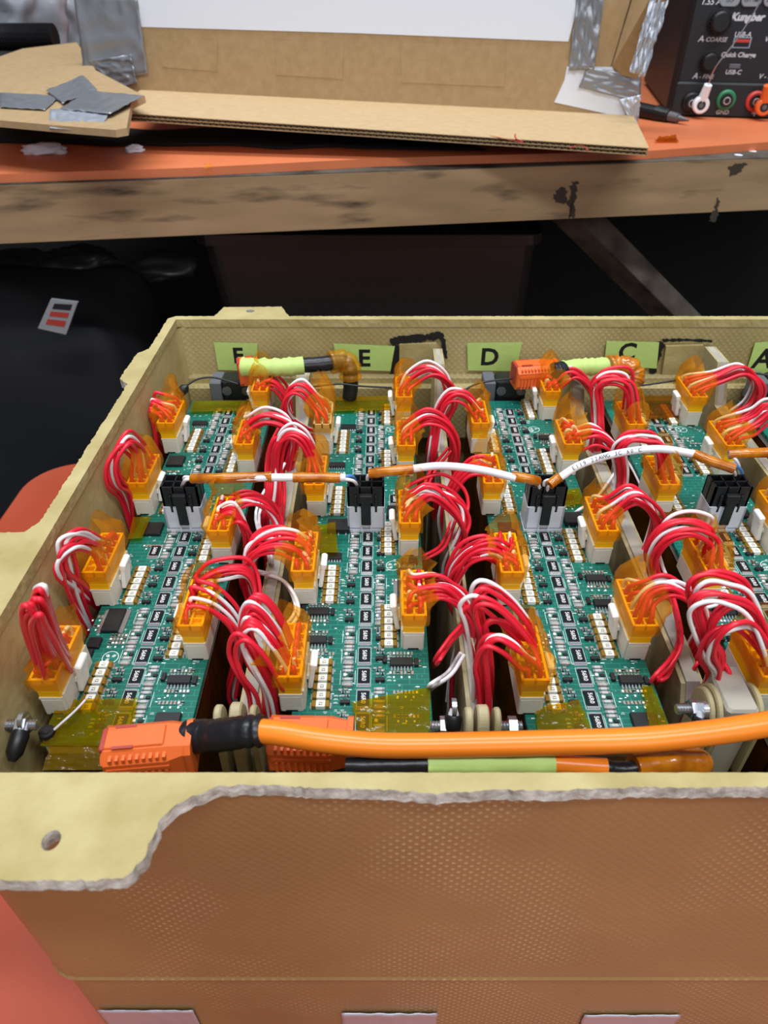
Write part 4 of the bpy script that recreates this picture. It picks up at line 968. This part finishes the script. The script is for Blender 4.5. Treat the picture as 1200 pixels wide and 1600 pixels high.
# side wing at the right, leaned forward to put its face in shade
q = MB(); vs = [onp(952, 112, -2) - C0, onp(1020, -110, -2) - C0, onp(1075, -110, 60) - C0, onp(990, 122, 8) - C0]; o_ = Vector((3.5, 0, 0))
q.add(vs + [v + o_ for v in vs], [(0, 1, 2, 3), (7, 6, 5, 4), (0, 4, 5, 1), (1, 5, 6, 2), (2, 6, 7, 3), (3, 7, 4, 0)]); q.build('side_wing', 'cardboard', card)
def tapeq(px4, off, mn, lab, seed, amp=1.2, nu=22, nv=16, fr=4):
    pts = [onp(x, y, off) for x, y in px4]; a, b_, c, d = pts
    def fn(u, v):
        p = a.lerp(b_, u).lerp(d.lerp(c, u), v); rdg = 1 - abs(nz(u * fr, v * fr, seed)) * 2
        return tuple(p + pn * (amp * max(0, rdg) ** 2 + .2) + pd * .8 * nz(u * 7, v * 7, seed + 3))
    q = MB(); q.grid(fn, nu, nv); return tag(q.build('duct_tape', mn, solid=.25), lab, 'tape')
tapeq([(115, -10), (215, -5), (232, 115), (135, 138)], .9, 'duct_tape', 'wide grey duct tape on upper left corner of the cardboard', 1)
tapeq([(138, 95), (205, 85), (215, 130), (172, 140)], 2.4, 'duct_tape', 'short overlapping duct tape piece below wide tape at left', 2, 1.5)
tapeq([(902, -10), (945, -10), (928, 108), (888, 110)], 1.0, 'duct_tape', 'crumpled vertical duct tape right of the white paper', 3, 2.2)
tapeq([(918, 105), (1002, 118), (1000, 160), (904, 136)], 1.6, 'duct_tape', 'horizontal duct tape across small white paper at right', 4, .8)
tapeq([(968, 155), (1001, 148), (998, 180), (993, 207)], 2.2, 'duct_tape_bright', 'pointed shiny tape tail at lower right of cardboard', 5, 1.2)
tapeq([(1018, -10), (1048, -10), (1006, 118), (982, 112)], 34, 'duct_tape_bright', 'shiny crinkled tape along right edge of cardboard', 6, 4.5, fr=7)
# left flap and its tapes
ZL = ZM + 31
fa, fb, fc = P(0, 188, ZL), P(205, 203, ZL + 2), PY(60, 70, 860); fnn = (fb - fa).cross(fc - fa).normalized(); fnn = fnn if fnn.z > 0 else -fnn
t = empty('cardboard_flap', fa, label='loose cardboard flap at the left with taped corner', cat='cardboard')
def onf(px, py, off=0): return RP(px, py, fa + fnn * off, fnn)
pl = [(-60, 120), (0, 88), (35, 76), (120, 66), (150, 110), (226, 150), (205, 160), (198, 200), (180, 203), (90, 196), (0, 188), (-60, 184)][::-1]
pts_ = [onf(x, y) - fa for x, y in pl]; n = len(pts_); q = MB()
q.add(pts_, [tuple(range(n))]); q.add([p - fnn * 4 for p in pts_], [tuple(range(n - 1, -1, -1))]); q.add(pts_ + [p - fnn * 4 for p in pts_], [(i, n + i, n + (i + 1) % n, (i + 1) % n) for i in range(n)], 1)
q.build('sheet', ['cardboard', 'cardboard_light'], t)
def ftape(px4, off, mn, lab, seed, amp=1.0): tag(sheet('duct_tape', [onf(x, y, off) for x, y in px4], mn, amp, 22, 14, seed=seed, solid=.25, fr=4), lab, 'tape')
ftape([(0, 168), (70, 172), (95, 150), (0, 145)], .8, 'duct_tape', 'grey duct tape lying flat at far left of the flap', 11)
ftape([(98, 162), (152, 140), (130, 118), (72, 142)], 1.6, 'duct_tape', 'dark duct tape strip bridging flap and box', 12, 1.6)
ftape([(92, 172), (172, 178), (226, 150), (138, 142)], 2.6, 'duct_tape', 'grey duct tape over the flap corner', 13, 1.2)
tag(sheet('duct_tape', [onf(78, 170, 3.2), onf(172, 171, 3.2), PY(156, 206, onf(156, 198).y - 3), PY(76, 200, onf(76, 194).y - 3)], 'duct_tape_bright', 1.6, 22, 14, seed=14, solid=.25), 'shiny tape folded down over the flap front edge', 'tape')
# red ink marks on the bottom flap
q = MB()
def fpt(px, py): p = RP(px, py, FLp + Vector((0, 0, thk + .5)), (FRp - FLp).cross(BLp - FLp).normalized()); return p - C0
q.tube(spline([fpt(816, 200), (fpt(806, 208)), fpt(806, 216), fpt(817, 221)]), .6, 6, squash=.3); q.tube([fpt(766, 212), fpt(790, 217), fpt(818, 223)], .5, 6, squash=.3); q.tube(spline([fpt(890, 231), fpt(905, 227), fpt(914, 230), fpt(919, 235)]), .5, 6, squash=.3)
q.build('red_mark', 'red_ink', card)
# debris on the mat
def lump(name, c, rx, ry, rz_, mn, lab, cat, seed, sub=20, amp=.35):
    q = MB()
    def fn(u, v):
        a, e = 2 * pi * u, pi * (v - .5); d = Vector((cos(e) * cos(a), cos(e) * sin(a), sin(e))); k = 1 + amp * noise.noise(d * 1.7 + Vector((seed, 0, 0))) + amp * .5 * noise.noise(d * 4 + Vector((seed, 3, 0)))
        return (d.x * rx * k, d.y * ry * k, d.z * rz_ * k)
    q.grid(fn, sub * 2, sub); return tag(q.build(name, mn, loc=c), lab, cat)
a = P(68, 240, ZM); lump('tissue_scrap', (a.x, a.y, ZM + 3), 17, 7, 4, 'paper', 'crumpled white paper scrap on the orange mat at left', 'scrap', 3)
a = P(211, 238, ZM); lump('tissue_scrap', (a.x, a.y, ZM + 2), 7, 5, 3, 'paper', 'tiny white paper scrap on orange mat under the flap', 'scrap', 6)
cq = [P(-40, 222, ZM + 1.2), P(760, 234, ZM + 1.2), P(700, 205, ZM + 1.2), P(-40, 200, ZM + 1.2)]  # dark sheet added on the mat, standing for the shade under the flap
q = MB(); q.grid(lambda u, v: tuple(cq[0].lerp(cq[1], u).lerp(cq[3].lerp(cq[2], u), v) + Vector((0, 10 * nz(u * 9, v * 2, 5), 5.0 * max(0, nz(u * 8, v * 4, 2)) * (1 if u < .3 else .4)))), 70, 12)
tag(q.build('cloth', 'dark_cloth', solid=1.2), 'black cloth added as shade on orange mat under the cardboard', 'cloth')
a = P(325, 264, ZM); tag(sheet('tape_scrap', [P(318, 264, ZM + 1.0), P(330, 262, ZM + 1.0), P(330, 255, ZM + 2), P(321, 256, ZM + 3)], 'amber_tape', 1), 'tiny amber tape scrap on front edge of the mat', 'scrap')
tag(sheet('tape_scrap', [P(1022, 222, ZM + .8), P(1060, 222, ZM + .8), P(1056, 212, ZM + 1.5), P(1030, 214, ZM + 2)], 'amber_tape_dark', 1.5), 'amber tape scrap on the mat before the power supply', 'scrap')
# plastic bag, dark case and ribbed hose at upper left
a = PY(40, 90, 960); q = MB(); q.box(-150, 60, 0, 120, 0, 34, 0, c=4); tag(q.build('flat_case', 'dark_cloth', loc=(a.x, 905, ZM)), 'flat dark case under the ribbed hose at upper left', 'case')
hp = [PY(-90, 66, 950), PY(0, 61, 950), PY(50, 61, 950), PY(88, 60, 950)]
hs = spline(hp, 26); zmin = ZM + 34 + 13; hs = [Vector((p.x, p.y, zmin)) for p in hs]; q = MB(); q.tube(hs, [13 if k % 2 else 11.0 for k in range(len(hs))], 16, sm=False); tag(q.build('ribbed_hose', 'chip_black'), 'black ribbed hose end beside plastic bag at upper left', 'hose')
a = PY(15, 30, 1060); lump('plastic_bag', (a.x, 1065, ZM + 72), 62, 45, 72, 'bag_clear', 'crumpled clear plastic bag at the upper left corner', 'bag', 20, 40, .35)
a = PY(92, 35, 1100); lump('plastic_bag', (a.x + 8, 1150, ZM + 62), 50, 38, 62, 'bag_clear', 'grey plastic bag leaning beside the cardboard at left', 'bag', 24, 40, .35)

# ------------------------------------------------------------------ bench power supply
yaw = math.radians(-11)
A0 = P(1048, 181, ZM); psu = empty('power_supply', (A0.x, A0.y, ZM), yaw, 'black bench power supply with knobs and output sockets', 'power supply')
Rz = Matrix.Rotation(yaw, 3, 'Z'); fn_ = Rz @ Vector((0, -1, 0)); Ri = Rz.inverted()
def pf(px, py, off=0): return Ri @ (RP(px, py, Vector((A0.x, A0.y, 0)) + fn_ * off, fn_) - Vector((A0.x, A0.y, ZM)))
q = MB(); q.box(-4, 160, 9, 230, 4, 215, 0, c=4); q.build('case', 'psu_black', psu)
q = MB(); q.box(-1, 157, 0, 10, 2, 212, 0, c=2); hz = pf(1100, 128).z; q.box(-2, 158, -2.5, 1, 1.5, hz, 0, c=1.5); q.build('front_panel', 'psu_black', psu)
for x in (10, 145): 
    for y in (15, 200): q = MB(); q.cyl((x, y, 0), (x, y, 5), 6, 14); q.build('foot', 'psu_knob', psu)
for px, py, r in ((1124, 34, 8.6), (1108, 96, 7.4), (1250, 34, 8.6), (1236, 96, 7.4)):
    p = pf(px, py); q = MB(); q.tube([(p.x, 0, p.z), (p.x, -2, p.z), (p.x, -2.1, p.z), (p.x, -9, p.z), (p.x, -10.5, p.z)], [r * 1.15, r * 1.15, r, r * .92, r * .75], 28, sm=False)
    for k in range(20): an = 2 * pi * k / 20; q.box(p.x + r * .97 * cos(an) - .4, p.x + r * .97 * cos(an) + .4, -8.5, -2.5, p.z + r * .97 * sin(an) - .4, p.z + r * .97 * sin(an) + .4)
    q.build('knob', 'psu_knob', psu)
q = MB()
def ptext(s, px, py, sz, off=.15, bold=.05, sl=.0):
    p = pf(px, py, off); q.text(s, sz, Matrix.Translation((p.x, -off - (2.4 if py > 130 else 0), p.z)) @ Matrix.Rotation(pi / 2, 4, 'X') @ Matrix(((1, sl, 0, 0), (0, 1, 0, 0), (0, 0, 1, 0), (0, 0, 0, 1))), 0, bold)
ptext('Kungber', 1169, 27, 7.6, bold=.35, sl=.25); ptext('A', 1096, 61, 6.5, sl=.2); ptext('- COARSE', 1117, 62, 4.6, sl=.2, bold=.08); ptext('A', 1087, 119, 6.5, sl=.2); ptext('- FINE', 1104, 120, 4.6, sl=.2)
ptext('V - COARSE', 1222, 62, 5.2, sl=.2); ptext('V - FINE', 1203, 120, 5.2, sl=.2); ptext('USB-A', 1161, 54, 5.0, sl=.15); ptext('Quick Charge', 1154, 86, 5.0, sl=.15, bold=.1); ptext('USB-C', 1146, 113, 4.8, sl=.15)
ptext('GND', 1128, 175, 4.8, sl=.1); ptext('-', 1079, 173, 9, bold=.3); ptext('+', 1178, 177, 9, bold=.3); ptext('1.55 A', 1112, 3, 6, bold=.1, sl=.2)
q.build('printed_text', 'psu_print', psu)
q = MB()
for px in (1140, 1174, 1209):
    p = pf(px, 1); n = 24; pts = [(p.x + (5.6 if cos(a) > 0 else -5.6) + 3.8 * cos(a), 0, p.z + 4.2 * sin(a)) for a in [2 * pi * (k + .5) / n for k in range(n)]]
    pts = [(x - (1.5 if x > p.x else -1.5), y, z) for x, y, z in pts]
    m_ = MB(); m_.loft([[(x, 0, z) for x, y, z in pts], [(x, -1.6, z) for x, y, z in pts], [(p.x + (x - p.x) * .93, -2.1, p.z + (z - p.z) * .9) for x, y, z in pts]], cap1=True, sm=False)
    m_.text('OCP' if px == 1140 else 'EXT TMP', 3.0, Matrix.Translation((p.x, -2.2, p.z)) @ Matrix.Rotation(pi / 2, 4, 'X'), 1, .02)
    m_.build('button', ['button_grey', 'psu_black'], psu)
p = pf(1159, 66.5); q = MB(); q.box(p.x - 7.2, p.x + 7.2, -.6, 0, p.z - 4, p.z + 4, 0, c=0); q.box(p.x - 6.2, p.x + 6.2, -.8, -.5, p.z - 3.2, p.z + 3.2, 1); q.box(p.x - 5.8, p.x + 5.8, -1.2, -.7, p.z + .2, p.z + 2.4, 2); q.build('usb_port', ['steel', 'psu_knob', 'port_red'], psu)
p = pf(1148, 103.5); q = MB(); q.box(p.x - 4.6, p.x + 4.6, -.5, 0, p.z - 1.6, p.z + 1.6, 0, c=.2); q.build('usb_c_port', ['metal_dark'], psu)
def jack(px, py, mn):
    p = pf(px, py, 2.5); q = MB(); q.tube([(p.x, -2.5, p.z), (p.x, -5, p.z), (p.x, -6, p.z)], [8.2, 8, 6.8], 26, sm=False); q.build('jack_collar', mn, psu)
    q = MB(); q.tube([(p.x, -6, p.z), (p.x, -9, p.z)], [5.4, 5.0], 22, sm=False); q.tube([(p.x, -9, p.z), (p.x, -9.3, p.z)], [3.2, 3.0], 18, m=1, sm=False); q.tube([(p.x, -9.3, p.z), (p.x, -9.5, p.z)], [2.2, 2.2], 16, m=0, sm=False); q.build('jack', ['psu_knob', 'steel'], psu); return p
jack(1080, 160, 'psu_knob'); jack(1134, 156, 'jack_green'); jack(1180, 158, 'port_red')
def banana(px, py, mn, lab, tipx, tipy, wire=None):
    c = pf(px, py, 12); W = lambda v: Rz @ Vector(v) + Vector((A0.x, A0.y, ZM)); p = W((c.x, -9.5, c.z)); e = pf(tipx, tipy, 16)
    t = empty('banana_plug', p, yaw, lab, 'plug'); d = Vector((e.x - c.x, -5, e.z - c.z))
    q = MB(); q.tube([(0, 0, 0), (0, -2, 0), (0, -8, 0), (0, -9, 0)], [6.2, 6.9, 6.9, 6.0], 24, sm=False); q.tube([Vector((0, -4, 0)) + d * .25, Vector((0, -4, 0)) + d * .6, Vector((0, -4, 0)) + d], [4.3, 3.8, 3.4], 16); q.build('body', mn, t)
    q = MB(); q.tube([(0, -9, 0), (0, -9.3, 0)], [3.7, 3.5], 20, sm=False); q.tube([(0, -9.3, 0), (0, -9.6, 0)], [2, 2], 14, m=1, sm=False); q.build('rear_socket', ['psu_knob', 'metal_dark'], t)
    if wire:
        pts = [Vector((0, -4, 0)) + d] + [pf(x, y, o) - Vector((c.x, -9.5, c.z)) for x, y, o in wire]
        q = MB(); q.tube(spline(pts, 6), .55, 6); q.build('lead', 'steel', t)
banana(1094, 163, 'cable_white', 'white banana plug in the black socket of the power supply', 1106, 132, [(1118, 105, 24), (1145, 70, 24), (1175, 25, 24), (1200, -20, 24)])
banana(1192, 166, 'orange_plastic', 'orange banana plug at right edge in the red socket', 1199, 133)
# black test probe on the mat
o0 = P(1000, 172, ZM + 6); e = P(1076, 188, ZM + 4); t = empty('test_probe', o0, label='black test probe lying on the mat before the power supply', cat='probe'); d = e - o0
q = MB(); q.tube([d * 0 - d * .3, d * .35, d * .36, d * .55, d * .56, d * .62], [6.5, 6.0, 7.0, 5.6, 6.2, 5.8], 18, sm=False); q.build('handle', 'psu_knob', t); q = MB(); q.tube([d * .62, d * .8, d * .81, d], [4.4, 3.6, 2.6, .8], 14, sm=False); q.build('tip', 'metal_dark', t)
# metal bracket between cardboard and supply
t0 = P(1022, 100, ZM); t = empty('steel_bracket', (t0.x - 4, min(t0.y, 960), ZM), label='grey steel bracket standing between cardboard and power supply', cat='bracket')
q = MB(); q.box(-14, 14, 0, 3, 0, 60, c=.5); q.box(-14, 14, -14, 3, 0, 3, c=.5); q.box(-10, 12, -12, 0, 58, 150, c=1); q.build('plate', 'metal_dark', t); q = MB(); q.tube([(0, -.2, 34), (0, -.4, 34)], 6, 18); q.build('hole', 'psu_knob', t)

# ------------------------------------------------------------------ dark things under the bench
b = MB(); p0, p1, p2, p3 = PY(312, 372, 640), PY(842, 368, 640), PY(822, 500, 640), PY(348, 500, 640)
t = empty('storage_bin', (0, 640, -520), label='dark translucent storage bin under the workbench', cat='bin')
W0, W1 = (p0.x, p1.x), (p3.x, p2.x); zt_, zb_ = p0.z, p3.z
k = (zb_ + 520) / (zt_ - zb_); bx0 = W1[0] + (W1[0] - W0[0]) * k * .35; bx1 = W1[1] + (W1[1] - W0[1]) * k * .35
def rr2(x0, x1, y0, y1, r, z): return [(x, y - 640, z + 520) for x, y in rrect(x0, x1, y0, y1, r, 5)]
b.loft([rr2(bx0, bx1, 655, 850, 15, -519), rr2(W1[0], W1[1], 642, 865, 15, zb_), rr2(W0[0], W0[1], 640, 870, 15, zt_ - 6), rr2(W0[0] - 5, W0[1] + 5, 635, 875, 15, zt_ - 5), rr2(W0[0] - 5, W0[1] + 5, 635, 875, 15, zt_ + 4)], cap0=True, cap1=True, sm=False); b.build('body', 'bin_plastic', t)
tag(MB().box(-700, 700, 600, 1000, -540, -520).build('lower_shelf', 'wood_dark'), 'dark lower shelf of the workbench under the storage bin', 'shelf')
bp = empty('backpack', (-330, 600, -400), label='black backpack with striped white patch under the workbench', cat='backpack')
q = MB()
def fnb(u, v):
    a, e = 2 * pi * u, pi * (v - .5); d = Vector((cos(e) * cos(a), cos(e) * sin(a), sin(e))); s = lambda x: math.copysign(abs(x) ** .6, x)
    k = 1 + .12 * noise.noise(d * 2.3); return (s(d.x) * 150 * k, s(d.y) * 90 * k, 120 + s(d.z) * 235 * k)
q.grid(fnb, 48, 30); q.build('bag_body', 'dark_cloth', bp)
q = MB(); q.tube(spline([Vector((120, -95, 250)), Vector((150, -120, 180)), Vector((160, -115, 60)), Vector((120, -95, -20))]), 14, 10, squash=.4); q.build('strap', 'dark_cloth', bp)
pc = [PY(x, y, 500) - Vector((-330, 600, -400)) for x, y in ((79, 468), (121, 473), (103, 523), (59, 513))]
q = MB(); q.add(pc + [p + Vector((0, 3, 0)) for p in pc], [(3, 2, 1, 0), (4, 5, 6, 7), (0, 1, 5, 4), (1, 2, 6, 5), (2, 3, 7, 6), (3, 0, 4, 7)])
for f0, f1, mi in ((.12, .3, 2), (.38, .54, 1), (.64, .82, 1)):
    a_, b_, c_, d_ = pc[0].lerp(pc[3], f0), pc[1].lerp(pc[2], f0 - .06), pc[1].lerp(pc[2], f1 - .06), pc[0].lerp(pc[3], f1); o_ = Vector((0, -.4, 0))
    q.add([a_.lerp(b_, .2) + o_, a_.lerp(b_, .85) + o_, d_.lerp(c_, .85) + o_, d_.lerp(c_, .2) + o_], [(0, 3, 2, 1)], mi)
q.build('patch', ['button_grey', 'red_plastic', 'chip_black'], bp)
for k, (x, y, rx, lab) in enumerate(((20, 412, 40, 'pale crumpled bag in the dark below the bench at far left'), (120, 408, 40, 'dim grey bundle left of the storage bin'), (250, 415, 38, 'dim grey cloth right beside the storage bin'))):
    a = PY(x, y, 720); lump('rag', (a.x, a.y, a.z), rx, 25, 12, 'metal_dark', lab, 'rag', 30 + k)
